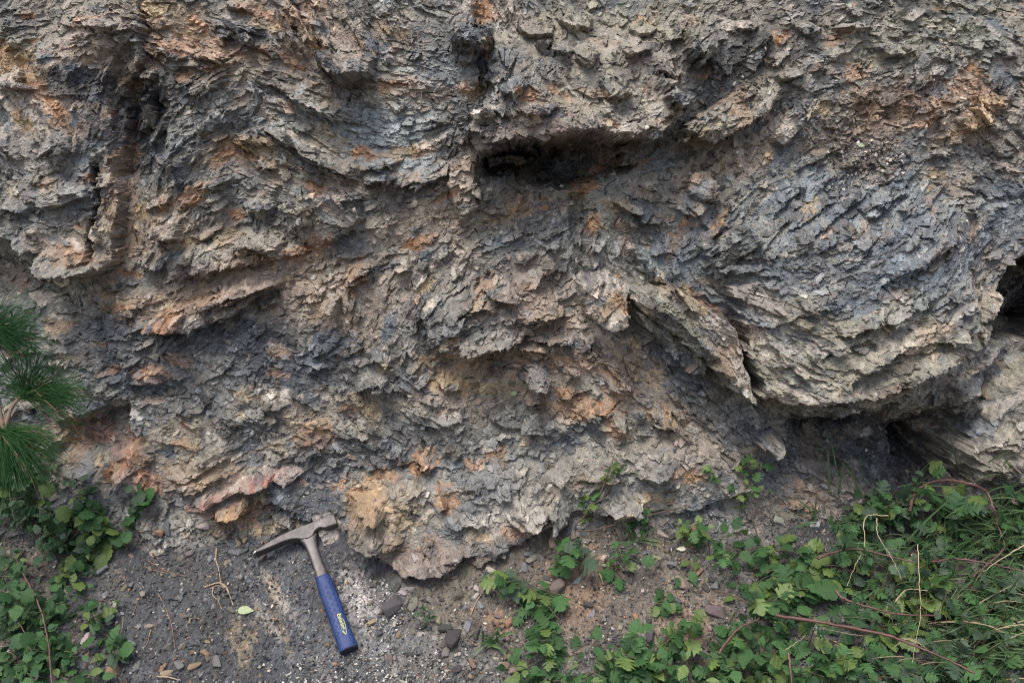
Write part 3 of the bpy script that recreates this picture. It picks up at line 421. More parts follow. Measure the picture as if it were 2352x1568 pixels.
def flakes(n, amin, amax, asp, tilt, off, ids, cj, jit=.25, gdens=.5, blur=3, mode=None, bound=True, tol=.008, thin=0.0, tj=.3):
    global NID
    ref = keepblur(P, blur, tol); gz_, gx_ = np.gradient(boxblur(ref, 2), G)
    lim = .7 if amin > .005 else 1.5; gz_ = np.clip(gz_, -1.5, lim); gx_ = np.clip(gx_, -lim, lim)
    ii = rng.integers(0, NZ, n); jj = rng.integers(0, NX, n)
    if mode is not None:
        mi = np.nonzero(mode.ravel())[0]; pk = mi[rng.integers(0, len(mi), n)]; ii = pk // NX; jj = pk % NX
    L_ = amin * (amax / amin) ** rng.random(n) ** 1.5
    for q in range(n):
        i, j = ii[q], jj[q]; g = isg[i, j]
        if g and rng.random() > gdens: continue
        if thin and not g and SMOOTH[i, j] > rng.uniform(-.1, .25) and rng.random() < thin: continue
        a = L_[q] * (.45 if g else 1); th = TH_[i, j] + rng.normal(0, jit if not g else .9)
        asq = rng.uniform(*asp)
        if LAM[i, j] and not g: th = TH_[i, j] + (th - TH_[i, j]) * .85; asq *= 1.1
        elif rng.random() < .12: th += 1.3
        b = a / asq
        if g: b = a / rng.uniform(1.1, 2.2)
        R = int(a * 1.25 / G) + 2
        i0, i1, j0, j1 = max(0, i - R), min(NZ, i + R + 1), max(0, j - R), min(NX, j + R + 1)
        dx = (np.arange(j0, j1) - j) * G; dz = (np.arange(i0, i1) - i) * G
        c, s = math.cos(th), math.sin(th)
        u = dx[None, :] * c + dz[:, None] * s; v = -dx[None, :] * s + dz[:, None] * c
        K = rng.integers(4, 7); ph = (np.arange(K) + rng.uniform(-.3, .3, K)) / K * 2 * math.pi + rng.uniform(0, 6)
        e = np.full(u.shape, 9.0); U = u / a; V = v / b
        for k in range(K): e = np.minimum(e, rng.uniform(.5, 1.0) - (U * math.cos(ph[k]) + V * math.sin(ph[k])))
        ins = e > 0
        if bound: ins &= FID[i0:i1, j0:j1] == FID[i, j]
        if not ins.any(): continue
        tl = rng.uniform(*tilt) * (1 if rng.random() < .78 else -.7) * (.4 if g else 1); tu = rng.normal(0, tj)
        if c < 0: tl = -tl
        pl = ref[i, j] + (rng.uniform(*off) * a if not g else rng.uniform(.05, .55) * a) + gx_[i, j] * dx[None, :] + gz_[i, j] * dz[:, None] * .9 - tl * v + tu * u
        sl = (slice(i0, i1), slice(j0, j1)); Pq = P[sl]; m = ins & (pl > Pq)
        if not m.any(): continue
        Pq[m] = pl[m]
        if ids: OWN[sl][m] = NID
        NID += 1
        k = rng.normal(1, cj); k = min(max(k, .45), 1.6); cc = C[sl]
        base = C[i, j].copy(); r_ = rng.random()
        if r_ < .10: base = base * .5 + np.array(PAL['blue']) * .5
        elif r_ < .15: base = base * .6 + np.array(PAL['och' if r_ < .125 else 'org']) * .4
        elif r_ < .22: base = base * .4 + np.array(PAL['slate']) * .6
        elif r_ < .27: base = base * .6 + np.array(PAL['pale']) * .4
        elif r_ < .33: base = base * .5 + np.array(PAL['lb']) * .5
        if g and rng.random() < .25:
            base = base * .5 + np.array(PAL[('org', 'pink', 'grey', 'pale', 'brn', 'lb')[rng.integers(6)]]) * .4
        cc[m] = (cc[m] * .4 + base * .6) * k
LAM = np.isin(PART, [k + 1 for k, p_ in enumerate(PARTS) if p_[0] in ('bedded_bulge', 'tilted_slab', 'arched_slab')])
h1, h2 = hit(620, 60), hit(1020, 470); LAM |= (XX > h1[0] - .25) & (XX < h2[0]) & (ZZ < h1[2]) & (ZZ > h2[2])
flakes(170, .045, .11, (1.5, 3.0), (.1, .5), (.0, .05), True, .12, jit=.3, gdens=0, blur=4)
flakes(90, .03, .09, (3, 6), (.3, .8), (.02, .06), True, .13, jit=.12, gdens=0, blur=3, mode=LAM, tj=.08)
flakes(1900, .018, .05, (1.3, 3.5), (.15, 1.0), (.0, .16), True, .22, jit=.35, gdens=0, blur=3, thin=.8)
for q, dep, dec in AGAIN: ledge_w(q, dep * .85, dec * .8, P)
# random small ledges along the beds
for _ in range(700):
    i = rng.integers(5, NZ - 5); j = rng.integers(5, NX - 5)
    if isg[i, j]: continue
    L = rng.uniform(.03, .14); th = TH_[i, j]; x, z = XX[i, j], ZZ[i, j]; pts = [(x, z)]; st_ = L / 4
    if math.cos(th) < 0: th += math.pi
    for _k in range(4):
        x += math.cos(th) * st_; z += math.sin(th) * st_; a_, b_ = min(max(int((z - Z0) / G), 0), NZ - 1), min(max(int((x - X0) / G), 0), NX - 1)
        t2 = TH_[a_, b_]; t2 = t2 + math.pi if math.cos(t2) < 0 else t2; th = t2 + rng.normal(0, .2); pts.append((x, z))
    ledge_w(pts, rng.uniform(.004, .014), rng.uniform(.008, .025), P)
flakes(1000, .012, .035, (2.5, 6), (.4, 1.0), (.02, .10), False, .20, jit=.14, gdens=0, blur=2, mode=LAM, tj=.1)
flakes(700, .010, .028, (1.0, 1.6), (.2, .9), (.08, .5), True, .2, jit=.6, gdens=0, blur=2, thin=.5, tj=.4)
flakes(15000, .007, .024, (1.2, 3.8), (.2, 1.3), (.02, .28), False, .30, jit=.45, gdens=.55, blur=2, bound=False, thin=.6)
# cracks
def cracks(n, lmin, lmax, depth):
    for _ in range(n):
        i = rng.integers(4, NZ - 4); j = rng.integers(4, NX - 4)
        if isg[i, j]: continue
        th = TH_[i, j] + (rng.normal(0, .15) if rng.random() < .6 else math.pi / 2 + rng.normal(0, .3)); L = rng.uniform(lmin, lmax) ; k = int(L / G * 1.2) + 1
        t = np.arange(k) / 1.2; ax, az = math.cos(th), math.sin(th); wob = np.cumsum(rng.normal(0, .25, k))
        J = np.clip((j + t * ax - wob * az).astype(int), 0, NX - 1); I = np.clip((i + t * az + wob * ax).astype(int), 0, NZ - 1)
        d = depth * np.sin(np.linspace(0.05, math.pi, k)) * rng.uniform(.4, 1)
        P[I, J] -= d
        C[I, J] *= .8
cracks(800, .01, .05, .012)
flakes(46000, .0035, .011, (1.1, 3.5), (.2, 1.4), (.02, .45), False, .34, jit=.6, gdens=1, blur=1, bound=False)
flakes(11000, .004, .013, (1.1, 2.6), (.2, 1.4), (.02, .5), False, .28, jit=.6, gdens=1, blur=1, bound=False, mode=isg)
# fine grain: streaks along the beds and crumbs
u_ = XX * cu + ZZ * su; v_ = -XX * su + ZZ * cu
P += (np.abs(vnoise(XX * 160, ZZ * 160, 200) - .5) - .25) * .0024 * (1 + gm) + (rng.random(P.shape) - .5) * .0011 + fbm(XX, ZZ, 70, 3, 210) * .0022
C *= (1 + .16 * fbm(XX, ZZ, 40, 4, 220) + .10 * (rng.random(P.shape) - .5))[..., None]
speck = rng.random(P.shape)
C[(speck > .9965)] = C[(speck > .9965)] * .4 + np.array(PAL['pale']) * .6
C = np.clip(C, .008, .8)
print('relief', round(time.time() - T0, 1))

# ------------------------------------------------------------------ mesh objects from the relief
gzf, gxf = np.gradient(boxblur(P, 2), G); STE = sstep(1.2, 3.5, np.hypot(gzf, gxf))
VX = XX + rng.normal(0, .0003, XX.shape) + STE * (fbm(P * 1.0, ZZ, 90, 3, 700) * .005); VZ = ZZ + rng.normal(0, .0003, XX.shape) + STE * (fbm(XX, P * 1.0, 90, 3, 701) * .005)
C *= (1 + STE * .45 * fbm(P, ZZ + XX, 130, 3, 702))[..., None]
ALLV = np.stack([VX, -P, VZ], -1).reshape(-1, 3).astype(np.float32)
ALLC = np.concatenate([C, DUST[..., None]], -1).reshape(-1, 4).astype(np.float32)
fi, fj = np.meshgrid(np.arange(NZ - 1), np.arange(NX - 1), indexing='ij')
v00 = (fi * NX + fj).ravel(); QF = np.stack([v00, v00 + 1, v00 + NX + 1, v00 + NX], 1).astype(np.int32)
FG = isg[:-1, :-1].ravel(); FP = PART[:-1, :-1].ravel().copy(); FO = OWN[:-1, :-1].ravel().copy(); FP[FG] = 0
LUT = np.full(len(ALLV), -1, np.int32)
def sub(name, sel, parent=None):
    f = QF[sel]; u = np.unique(f); LUT[u] = np.arange(len(u), dtype=np.int32)
    return mesh_np(name, ALLV[u], LUT[f], MROCK, parent, cols=ALLC[u])
cnt = np.bincount(FO[(FO >= 0) & ~FG], minlength=1); keep = np.argsort(-cnt)[:290]; keep = keep[cnt[keep] > 60]
kset = np.zeros(max(len(cnt), FO.max() + 1) + 1, bool); kset[keep] = True
isk = (FO >= 0) & ~FG & kset[np.clip(FO, 0, None)]
rock = sub('rock_face', np.nonzero(~FG & (FP == 0) & ~isk)[0])
tag(rock, 'folded and broken grey and rusty shale face filling the view', kind='structure')
ground = sub('ground', np.nonzero(FG)[0]); tag(ground, 'steep slope of dark crumbled shale and soil at the foot of the face', kind='structure')
pobj = {}
for k, (nm, lb) in enumerate(PARTS, 1):
    s_ = np.nonzero((FP == k) & ~isk)[0]
    if len(s_): pobj[k] = tag(sub(nm, s_, rock), lb)
idx = np.nonzero(isk)[0]; key = FO[idx]; od = np.argsort(key, kind='stable'); idx = idx[od]; key = key[od]
cut = np.nonzero(np.diff(key))[0] + 1
for grp in np.split(idx, cut):
    k = int(np.bincount(FP[grp]).argmax()); sub('rock_slab', grp, pobj.get(k, rock))
print('meshes', round(time.time() - T0, 1))

# coarse continuation of face and slope beyond the detailed stretch, and level ground out to the horizon
def coarse():
    g = .02; cx = np.arange(-4.5, 4.51, g); cz = np.arange(-.45, 3.0, g); A, B = np.meshgrid(cx, cz)
    p = P0(A, B) + fbm(A, B, 2.6, 3, 40) * .045 + fbm(A, B, 9, 4, 50) * .05 + np.abs(fbm(A * .6, B * 1.8, 14, 4, 55)) * .07 + (rng.random(A.shape) - .5) * .02
    e = np.maximum.reduce([X0 - A, A - X1, B - Z1, Z0 - B])    # >0 outside
    p = p - .05 * (1 - sstep(0, .15, e))
    V = np.stack([A + rng.normal(0, .004, A.shape), -p, B], -1).reshape(-1, 3); ny, nx = A.shape
    i, j = np.meshgrid(np.arange(ny - 1), np.arange(nx - 1), indexing='ij'); q = (i * nx + j).ravel(); F = np.stack([q, q + 1, q + nx + 1, q + nx], 1)
    inn = (e < -.11).ravel(); F = F[~inn[F].any(1)]
    m = fbm(A, B, 3, 4, 77); cc = np.zeros(A.shape + (4,)); cc[..., :3] = np.array(PAL['tan']) * .5 + np.array(PAL['grey']) * .4
    cc[..., :3] *= (1 + .5 * m + .6 * (rng.random(A.shape) - .5))[..., None]; gg = (base_ground(A, B) > base_wall(A, B)); cc[gg, :3] = np.array(PAL['earth']); cc[..., 3] = .7
    o = mesh_np('rock_bank', V, F, MROCK, None, cols=cc.reshape(-1, 4)); tag(o, 'rock face and slope running on to both sides', kind='structure')
coarse()
mg = plain('soil', (.09, .075, .06), (.16, .13, .10), 3, .95)
mesh_np('level_ground', [(-600, -900, -.42), (600, -900, -.42), (600, -.9, -.42), (-600, -.9, -.42)], [(0, 1, 2, 3)], mg)['kind'] = 'structure'
#@@OBJECTS
# ------------------------------------------------------------------ loose things
Pb = boxblur(P, 6); GZb, GXb = np.gradient(Pb, G)
def ij(x, z): return min(max(int((z - Z0) / G), 0), NZ - 1), min(max(int((x - X0) / G), 0), NX - 1)
def surf(px, py, lift=0.0):
    h = hit(px, py, 0); i, j = ij(h[0], h[2]); n = Vector((-GXb[i, j], -1, -GZb[i, j])).normalized()
    return Vector(h) + n * lift, n
def is_ground(px, py):
    h = hit(px, py); i, j = ij(h[0], h[2]); return bool(isg[i, j])
def frame(n, spin):
    q = n.to_track_quat('Z', 'Y'); return (q @ Quaternion((0, 0, 1), spin)).to_matrix().to_4x4()
def inpoly(x, y, pts):
    c = False; n = len(pts)
    for i in range(n):
        x1, y1 = pts[i]; x2, y2 = pts[(i + 1) % n]
        if (y1 > y) != (y2 > y) and x < (x2 - x1) * (y - y1) / (y2 - y1) + x1: c = not c
    return c
# ---- stones
def stone_mesh(seed, sq):
    r = random.Random(seed); bm = bmesh.new()
    for _ in range(16):
        v = Vector((r.uniform(-1, 1), r.uniform(-.75, .75), r.uniform(-1, 1) * sq)); v = v / max(abs(v.x), abs(v.y), abs(v.z) / sq, .3) * r.uniform(.75, 1)
        bm.verts.new((v.x, v.y * .8, v.z))
    bmesh.ops.convex_hull(bm, input=bm.verts); bmesh.ops.delete(bm, geom=[v for v in bm.verts if not v.link_faces], context='VERTS')
    bmesh.ops.bevel(bm, geom=bm.edges[:], offset=.06, segments=1, affect='EDGES', profile=.5)
    me = bpy.data.meshes.new('stone'); bm.to_mesh(me); bm.free(); me.materials.append(MSTONE); return me
SM = [stone_mesh(k, (.35, .5, .7, .9)[k % 4]) for k in range(14)]
def stone(px, py, r, col, label=None, group=None, k=None, spin=None, name='stone', elong=1.0, sink=.35):
    p, n = surf(px, py); me = SM[random.randrange(14) if k is None else k]
    o = bpy.data.objects.new(name, me); COL.objects.link(o)
    nn = (n + Vector((random.gauss(0, .25), random.gauss(0, .25), random.gauss(0, .25)))).normalized()
    o.matrix_world = Matrix.Translation(p + n * r * (.5 - sink)) @ frame(nn, random.uniform(0, 6.28) if spin is None else spin) @ Matrix.Diagonal((r * elong, r, r * random.uniform(.8, 1.1), 1))
    c = [max(.01, min(.8, v * random.uniform(.85, 1.15))) for v in PAL[col]]; g_ = sum(c) / 3; c = [v * .55 + g_ * .2 + .12 * e_ for v, e_ in zip(c, PAL['brn'])]; o.color = (*c, 1)
    return tag(o, label, 'stone', group)
SPEC = [(1171,1427,.014,'org','rusty orange stone on bare soil between the grass tuft and the hammer'),
 (472,1500,.013,'org','squarish orange brown stone near the bottom edge left of the yellow patch'),(497,1521,.017,'grey','flat grey stone near the bottom edge beside an orange one'),
 (447,1528,.015,'org','long orange stone at the bottom edge below the dry pine needle'),(387,1486,.013,'brn','brown stone at the foot of the long dry pine needle'),
 (262,1540,.018,'org','orange chunk at the bottom edge beside the left leaves'),(422,1413,.014,'brn','upright brown pebble right of the long dry pine needle'),
 (157,1243,.013,'pale','pale pinkish stone among the left plants'),(140,1222,.016,'grey','grey stone above the pale pinkish one at left'),(53,1206,.014,'och','ochre chip lying on the upper left leaves'),
 (367,1224,.014,'org','orange lump right beside the bright green left plant'),(210,1342,.014,'slate','slate blue chip on the soil near the left plants'),
 (328,1362,.010,'pink','small pinkish stone on the dark soil left of centre'),(951,1450,.011,'brn','brown pebble right of the hammer grip'),(969,1455,.012,'pale','pale pebble touching the brown one right of the hammer grip'),
 (1184,1535,.020,'pink','long pinkish stone standing on end at the bottom centre'),(1280,1350,.026,'brn','large rusty block half hidden behind the middle plant'),
 (1564,1338,.020,'pink','pinkish stone on the slope right of the straw tuft'),(1691,1208,.018,'pink','pinkish block on the debris below the rock foot'),
 (1875,1203,.014,'white','white stone on the debris slope above the thicket'),(1903,1206,.017,'slate','dark slab right behind the white stone'),(1591,1209,.013,'pink','small pink stone at the top of the debris slope'),
 (1640,1405,.026,'brn','brown slab beside the left edge of the thicket'),(1601,1315,.016,'org','orange stone at the upper left edge of the thicket'),
 (905,1388,.030,'slate','shiny dark slate lump right of the hammer grip'),(1055,1365,.018,'brn','brown chip in the soil below the foot block'),(1040,1468,.030,'earth','low earthy lump right of the hammer end'),
 (265,1390,.010,'pale','small pale chip in the dark soil at left'),(1450,1530,.014,'pale','pale pebble at the bottom beside the middle plants'),(705,1020,.012,'org','rusty square chip on the face left of centre')]
for a, b, r, c, lb in SPEC: stone(a, b, r * .82, c, lb, elong=1.3)
GREG = [(0,1150),(400,1205),(760,1240),(900,1350),(1200,1290),(1400,1220),(1800,1160),(2352,1140),(2352,1568),(0,1568)]
n_ = 0; cols = ['grey','brn','slate','org','pink','earth','slate','brn','lb','pale','och','earth','grey']
ZN = [(0,600,'angular pebble on the dark soil at the lower left'),(600,1000,'angular pebble on the slope around the hammer'),(1000,1700,'angular pebble on the bare slope at bottom centre'),(1700,2400,'angular pebble on the slope by the thicket')]
while n_ < 270:
    a = random.uniform(0, 2352); b = random.uniform(1180, 1565)
    if not inpoly(a, b, GREG) or not is_ground(a, b) or (a > 1650 and random.random() < .7) or (580 < a < 830 and 1200 < b < 1510): continue
    lb = [z for z in ZN if z[0] <= a < z[1]][0][2]
    cl = random.choice(cols); wd = dict(grey='grey', brn='brown', slate='dark slate', org='rusty orange', pink='pinkish', earth='dark earthy', lb='blue grey', pale='pale', och='ochre')[cl]
    lb = wd + lb[7:]
    stone(a, b, random.uniform(.004, .011) * (1.3 if random.random() < .15 else 1), cl, lb, lb.replace('pebble', 'pebbles'), name='pebble', elong=random.uniform(1, 1.6)); n_ += 1
for k in range(64):
    t = random.random(); fx = [(390,1195),(700,1235),(850,1300),(915,1352),(1010,1335),(1200,1275),(1290,1215),(1450,1195),(1650,1180),(1800,1160)]
    u = t * (len(fx) - 1); i = int(u); f = u - i; a = fx[i][0] * (1 - f) + fx[i + 1][0] * f + random.gauss(0, 12); b = fx[i][1] * (1 - f) + fx[i + 1][1] * f + abs(random.gauss(0, 26)) + 4
    if 560 < a < 800 and b > 1195: continue
    cl = random.choice(['grey', 'tan', 'brn', 'slate', 'pink', 'blue', 'pale']); lb = dict(grey='grey', tan='tan', brn='brown', slate='dark slate', pink='pinkish', blue='blue grey', pale='pale')[cl] + ' shale chip fallen along the foot of the rock'
    stone(a, b, random.uniform(.006, .015), cl, lb, lb.replace('chip', 'chips'), name='shale_chip', elong=random.uniform(1.1, 1.7), k=random.choice((0, 4, 8, 12, 1, 5)))
# ---- gravel and chips
OCT = np.array([(1,0,0),(-1,0,0),(0,1,0),(0,-1,0),(0,0,1),(0,0,-1)], float); OF = np.array([(0,2,4),(2,1,4),(1,3,4),(3,0,4),(2,0,5),(1,2,5),(3,1,5),(0,3,5)])
def gravel(name, regs, label):
    V = []; F = []; CC = []; b0 = 0
    for (n, poly, r0, r1, cl, flat) in regs:
        a = np.array(poly, float); got = 0
        while got < n:
            m = n
            X = rng.uniform(a[:, 0].min(), a[:, 0].max(), 400); Y = rng.uniform(a[:, 1].min(), a[:, 1].max(), 400)
            for px, py in zip(X, Y):
                if got >= n: break
                if not inpoly(px, py, poly): continue
                h = hit2(px, py); r = r0 + (r1 - r0) * rng.random() ** 2.5
                q = rng.normal(size=4); q /= np.linalg.norm(q); w_, x_, y_, z_ = q
                R = np.array([[1-2*(y_*y_+z_*z_), 2*(x_*y_-z_*w_), 2*(x_*z_+y_*w_)],[2*(x_*y_+z_*w_),1-2*(x_*x_+z_*z_),2*(y_*z_-x_*w_)],[2*(x_*z_-y_*w_),2*(y_*z_+x_*w_),1-2*(x_*x_+y_*y_)]])
                v = (OCT * rng.uniform(.7, 1.2, (6, 1)) * np.array([1.0, .7, flat]) * r) @ R.T + h + np.array([0, -r * .3, r * .2])
                V.append(v); F.append(OF + b0); b0 += 6
                c = np.array(PAL[cl[rng.integers(len(cl))]]) * rng.uniform(.7, 1.25); CC.append(np.tile(np.append(c, .5), (6, 1))); got += 1
    o = mesh_np(name, np.concatenate(V), np.concatenate(F), MROCK, None, cols=np.concatenate(CC)); tag(o, label, 'gravel', kind='stuff')
# fast lookup table of the relief seen along the photo's rays, used only to scatter
TBL = None
def hit2(px, py):
    i, j = None, None
    x, z = px2w(px, py); 
    for _ in range(6):
        a, b = ij(x, z); y = -P[a, b]; d = ray(px, py); t = (y - CAM[1]) / d[1]; x = CAM[0] + d[0] * t; z = CAM[2] + d[2] * t
    a, b = ij(x, z); return np.array([x, -P[a, b], z])
def px2w(px, py, extra=0.0):
    d = ray(px, py); t = (0 - CAM[1]) / d[1]; return CAM[0] + d[0] * t, CAM[2] + d[2] * t
mixg = ['slate','brn','earth','grey','slate','slate','org','lb','pale','earth','dark','earth','dark','slate']
gravel('gravel', [(15000, GREG, .0014, .0062, mixg, .45),
  (420, [(820,1330),(880,1320),(930,1420),(900,1500),(830,1450),(790,1380)], .0012, .005, ['white','pale','white','lb'], .8),
  (1000, [(700,1500),(1000,1480),(1050,1568),(640,1568)], .0012, .005, ['white','slate','pale','dark','grey'], .7),
  (350, [(1500,1150),(1850,1110),(1950,1180),(1700,1240)], .0015, .005, ['pink','pale','grey','brn'], .4)], 'crumbled shale gravel strewn over the soil slope')
gravel('shale_chips', [(520, [(1900,300),(2080,330),(2080,420),(1900,440)], .002, .007, ['pale','slate','lb','och','white','dark'], .3),
  (380, [(2150,40),(2250,60),(2300,330),(2150,380),(2100,200)], .002, .006, ['pale','slate','lb','och','dark'], .3),
  (260, [(1650,180),(2000,150),(2050,260),(1820,330)], .002, .006, ['pale','slate','brn','org','dark'], .35),
  (420, [(560,1500),(500,1180),(800,1000),(900,1050),(760,1180)], .0015, .005, ['slate','lb','dark','pale'], .35),
  (800, [(0,0),(2352,0),(2352,1150),(0,1150)], .002, .008, ['brn','slate','tan','grey','pale','dark'], .35)], 'small shale chips caught on the ledges of the rock face')
print('stones', round(time.time() - T0, 1))

# ---- geologist's hammer
M_STEEL = plain('worn_steel', (.050, .046, .046), (.095, .088, .088), 70, .42, .45, .35)
M_BRIGHT = plain('ground_steel', (.25, .25, .26), (.34, .34, .35), 90, .35, .7, .2)
M_GRIP = plain('blue_nylon_grip', (.014, .030, .100), (.022, .046, .155), 55, .55, 0, .3, .35)
M_GRIPEND = plain('dark_grip_end', (.008, .010, .03), (.014, .016, .04), 60, .7)
M_PRINT = plain('yellow_print', (.42, .42, .10), (.55, .52, .14), 200, .6)
M_HOLE = plain('hole_rim', (.035, .02, .015), (.06, .03, .02), 100, .8)
pa, na = surf(707, 1238); pe, ne = surf(797, 1488)
pa = Vector(hit(706, 1240)) ; pe = Vector(hit(797, 1488))
nn = ((na + ne) * .5 + Vector((0, -.25, .9))).normalized()
pa = pa + nn * .027; pe = pe + nn * .014
ay = (pa - pe).normalized(); az = (nn - ay * nn.dot(ay)).normalized(); ax = ay.cross(az)
HS = (pa - pe).length / .296
print('hammer scale', HS)
HM = Matrix((ax, ay, az)).transposed().to_4x4(); HM.translation = pa
ham = empty('geological_hammer', (0, 0, 0), 'geologist\'s pick hammer with a worn steel head and blue grip lying on the dark slope', 'hammer')
ham.matrix_world = HM @ Matrix.Diagonal((HS * 1.06, HS, HS, 1))
def part_bm(name, bm, mat, parent, label=None, smooth=False):
    bmesh.ops.recalc_face_normals(bm, faces=bm.faces); me = bpy.data.meshes.new(name); bm.to_mesh(me); bm.free(); me.materials.append(mat)
    if smooth:
        me.polygons.foreach_set('use_smooth', [True] * len(me.polygons))
    o = bpy.data.objects.new(name, me); COL.objects.link(o); o.parent = parent; return tag(o, label)
def loft(rings, cap=True):
    bm = bmesh.new(); vs = [[bm.verts.new(p) for p in r] for r in rings]; n = len(vs[0])
    for a, b in zip(vs, vs[1:]):
        for k in range(n): bm.faces.new((a[k], a[(k + 1) % n], b[(k + 1) % n], b[k]))
    if cap: bm.faces.new(vs[0][::-1]); bm.faces.new(vs[-1])
    return bm
def sq_ring(c, wx, wz, e, n=24):  # superellipse ring in the local XZ plane at height y
    r = []
    for k in range(n):
        a = 2 * math.pi * k / n; ca, sa = math.cos(a), math.sin(a)
        r.append((c[0] + wx * math.copysign(abs(ca) ** e, ca), c[1], c[2] + wz * math.copysign(abs(sa) ** e, sa)))
    return r
# head: stations along x (mm): top y, bottom y, half thickness z
st = [(-112,-9,-12,.5*25),(-110,-7.5,-13.5,12.5),(-95,-2,-13,12),(-75,4,-11,11.5),(-52,9.5,-8.5,11),(-34,12.5,-9,10.5),(-22,13.6,-13,10.3),(-12,14.2,-19,10.2),(0,14.6,-22,10.2),(10,14.8,-19,10.2),(17,15,-11,10.3),(24,15,-6,10.5),(33,15,-5,10.8),(37,15.2,-8.5,11.3),(42,15.4,-11,11.8),(68,15.6,-11.3,11.8),(70.5,14,-9.8,10.4)]
rings = []
for x, yt, yb, hz in st:
    c = min(1.6, (yt - yb) * .2); hz = hz
    rings.append([(x/1e3, a/1e3, b/1e3) for a, b in ((yt, hz - c), (yt - c, hz), (yb + c, hz), (yb, hz - c), (yb, -hz + c), (yb + c, -hz), (yt - c, -hz), (yt, -hz + c))])
head = part_bm('head', loft(rings), M_STEEL, ham)
tip = [(-118,-14.2,-14.8,12.6),(-112.2,-8.8,-12.2,12.6)]
rr = [[(x/1e3, a/1e3, b/1e3) for a, b in ((yt, hz), (yb, hz), (yb, -hz), (yt, -hz))] for x, yt, yb, hz in tip]
part_bm('chisel_tip', loft(rr), M_BRIGHT, head)
rings = []
for t, wx, wz in ((-14,21,8.8),(-20,18,8.5),(-28,15,8),(-38,13,7.6),(-55,11.8,7.2),(-75,11.4,6.8),(-95,11.6,6.6),(-115,12.6,7),(-128,13.6,7.6),(-150,14,7.6)):
    rings.append(sq_ring((1.5/1e3, t/1e3, 0), wx/1e3, wz/1e3, .55))
part_bm('shank', loft(rings), M_STEEL, ham, smooth=True)
# grip with a rounded section and dimples
dim = [(-148 - 15.2 * k, a + (.0 if r_ % 2 == 0 else .0)) for k in range(9) for r_, a in enumerate((55, 122)) ] + [(-155.6 - 15.2 * k, a) for k in range(9) for a in (88,)] 
rings = []; NR = 72
def grip_r(y):
    s = (-y - 124) / 186
    wx = 15.6 + 3.6 * s + 1.4 * math.sin(s * 6.0) * (1 - s); wz = 12.6 + 1.6 * s
    if s < .02: wx -= (0.02 - s) * 60; wz -= (0.02 - s) * 60
    if s > .965: wx += (s - .965) * 25; wz += (s - .965) * 25
    return wx, wz
ys = np.linspace(-124, -310, 150)
for y in ys:
    wx, wz = grip_r(y); ring = []
    for k in range(NR):
        a = 2 * math.pi * k / NR; ca, sa = math.cos(a), math.sin(a); e = .82; d = 0
        deg = k * 360 / NR
        if y < -130 and 30 < deg < 150:
            for yd, ad in dim:
                dd = math.hypot(y - yd, (deg - ad) * .23)
                if not (ad < 100 and yd < -222 and ad < 70) and dd < 3: d = max(d, 1.1 * (1 - (dd / 3) ** 2))
        ring.append(((1.5 + (wx - d) * math.copysign(abs(ca) ** e, ca)) / 1e3, y / 1e3, (wz - d) * math.copysign(abs(sa) ** e, sa) / 1e3))
    rings.append(ring)
grip = part_bm('grip', loft(rings), M_GRIP, ham, smooth=True)
wx, wz = grip_r(-310)
part_bm('end_cap', loft([sq_ring((1.5/1e3, y/1e3, 0), (wx - q)/1e3, (wz - q)/1e3, .82, 48) for y, q in ((-309.8, .8), (-311.5, 1.4), (-312.4, 3.5))]), M_GRIPEND, grip)
part_bm('hanging_hole', loft([[( (4 + r_*math.cos(a))/1e3, (-290 + r_*math.sin(a))/1e3, zz/1e3) for a in [2*math.pi*k/16 for k in range(16)]] for r_, zz in ((2.4, 11), (2.4, 13.15), (1.2, 13.2))]), M_HOLE, grip)
# lettering: runs down the grip, tops of the letters to the right
fc = bpy.data.curves.new('lettering', 'FONT'); fc.body = 'Estwing'; fc.size = 12.5; fc.offset = .22; fc.resolution_u = 3
fo = bpy.data.objects.new('t', fc); COL.objects.link(fo); dg = bpy.context.evaluated_depsgraph_get(); tm = bpy.data.meshes.new_from_object(fo.evaluated_get(dg)); bpy.data.objects.remove(fo)
tv = np.array([v.co[:] for v in tm.vertices]); bmx = bmesh.new(); bmx.from_mesh(tm)
bmesh.ops.triangulate(bmx, faces=bmx.faces); bmesh.ops.subdivide_edges(bmx, edges=[e for e in bmx.edges if e.calc_length() > 2], cuts=1); bmesh.ops.triangulate(bmx, faces=bmx.faces)
def on_grip(x, y, off=.25):
    wx, wz = grip_r(y); u = min(.98, max(-.98, (x - 1.5) / wx)); ca = abs(u) ** (1 / .82); sa = math.sqrt(max(0, 1 - ca * ca))
    return (x / 1e3, y / 1e3, (wz * sa ** .82 + off) / 1e3)
for v in bmx.verts: v.co = on_grip(2.0 + v.co.y * .9, -228 - v.co.x * 1.02)
# swoosh and arrow under the name
def strip(pts, wd):
    prev = None
    for q, (x, y) in enumerate(pts):
        ww = wd * (1 if 0 < q < len(pts) - 1 else .3); a = bmx.verts.new(on_grip(x - ww, y)); b = bmx.verts.new(on_grip(x + ww, y))
        if prev: bmx.faces.new((prev[0], prev[1], b, a))
        prev = (a, b)
strip([(8.6,-240),(10.4,-244),(10.9,-250),(10.6,-258),(9.6,-266),(7.6,-275),(5.6,-281)], .55)
strip([(.5,-268),(1.2,-272),(3,-277),(5.6,-281.5)], .5); strip([(2.5,-268),(3.2,-272),(4.5,-277),(5.8,-281)], .5)
part_bm('lettering', bmx, M_PRINT, grip)

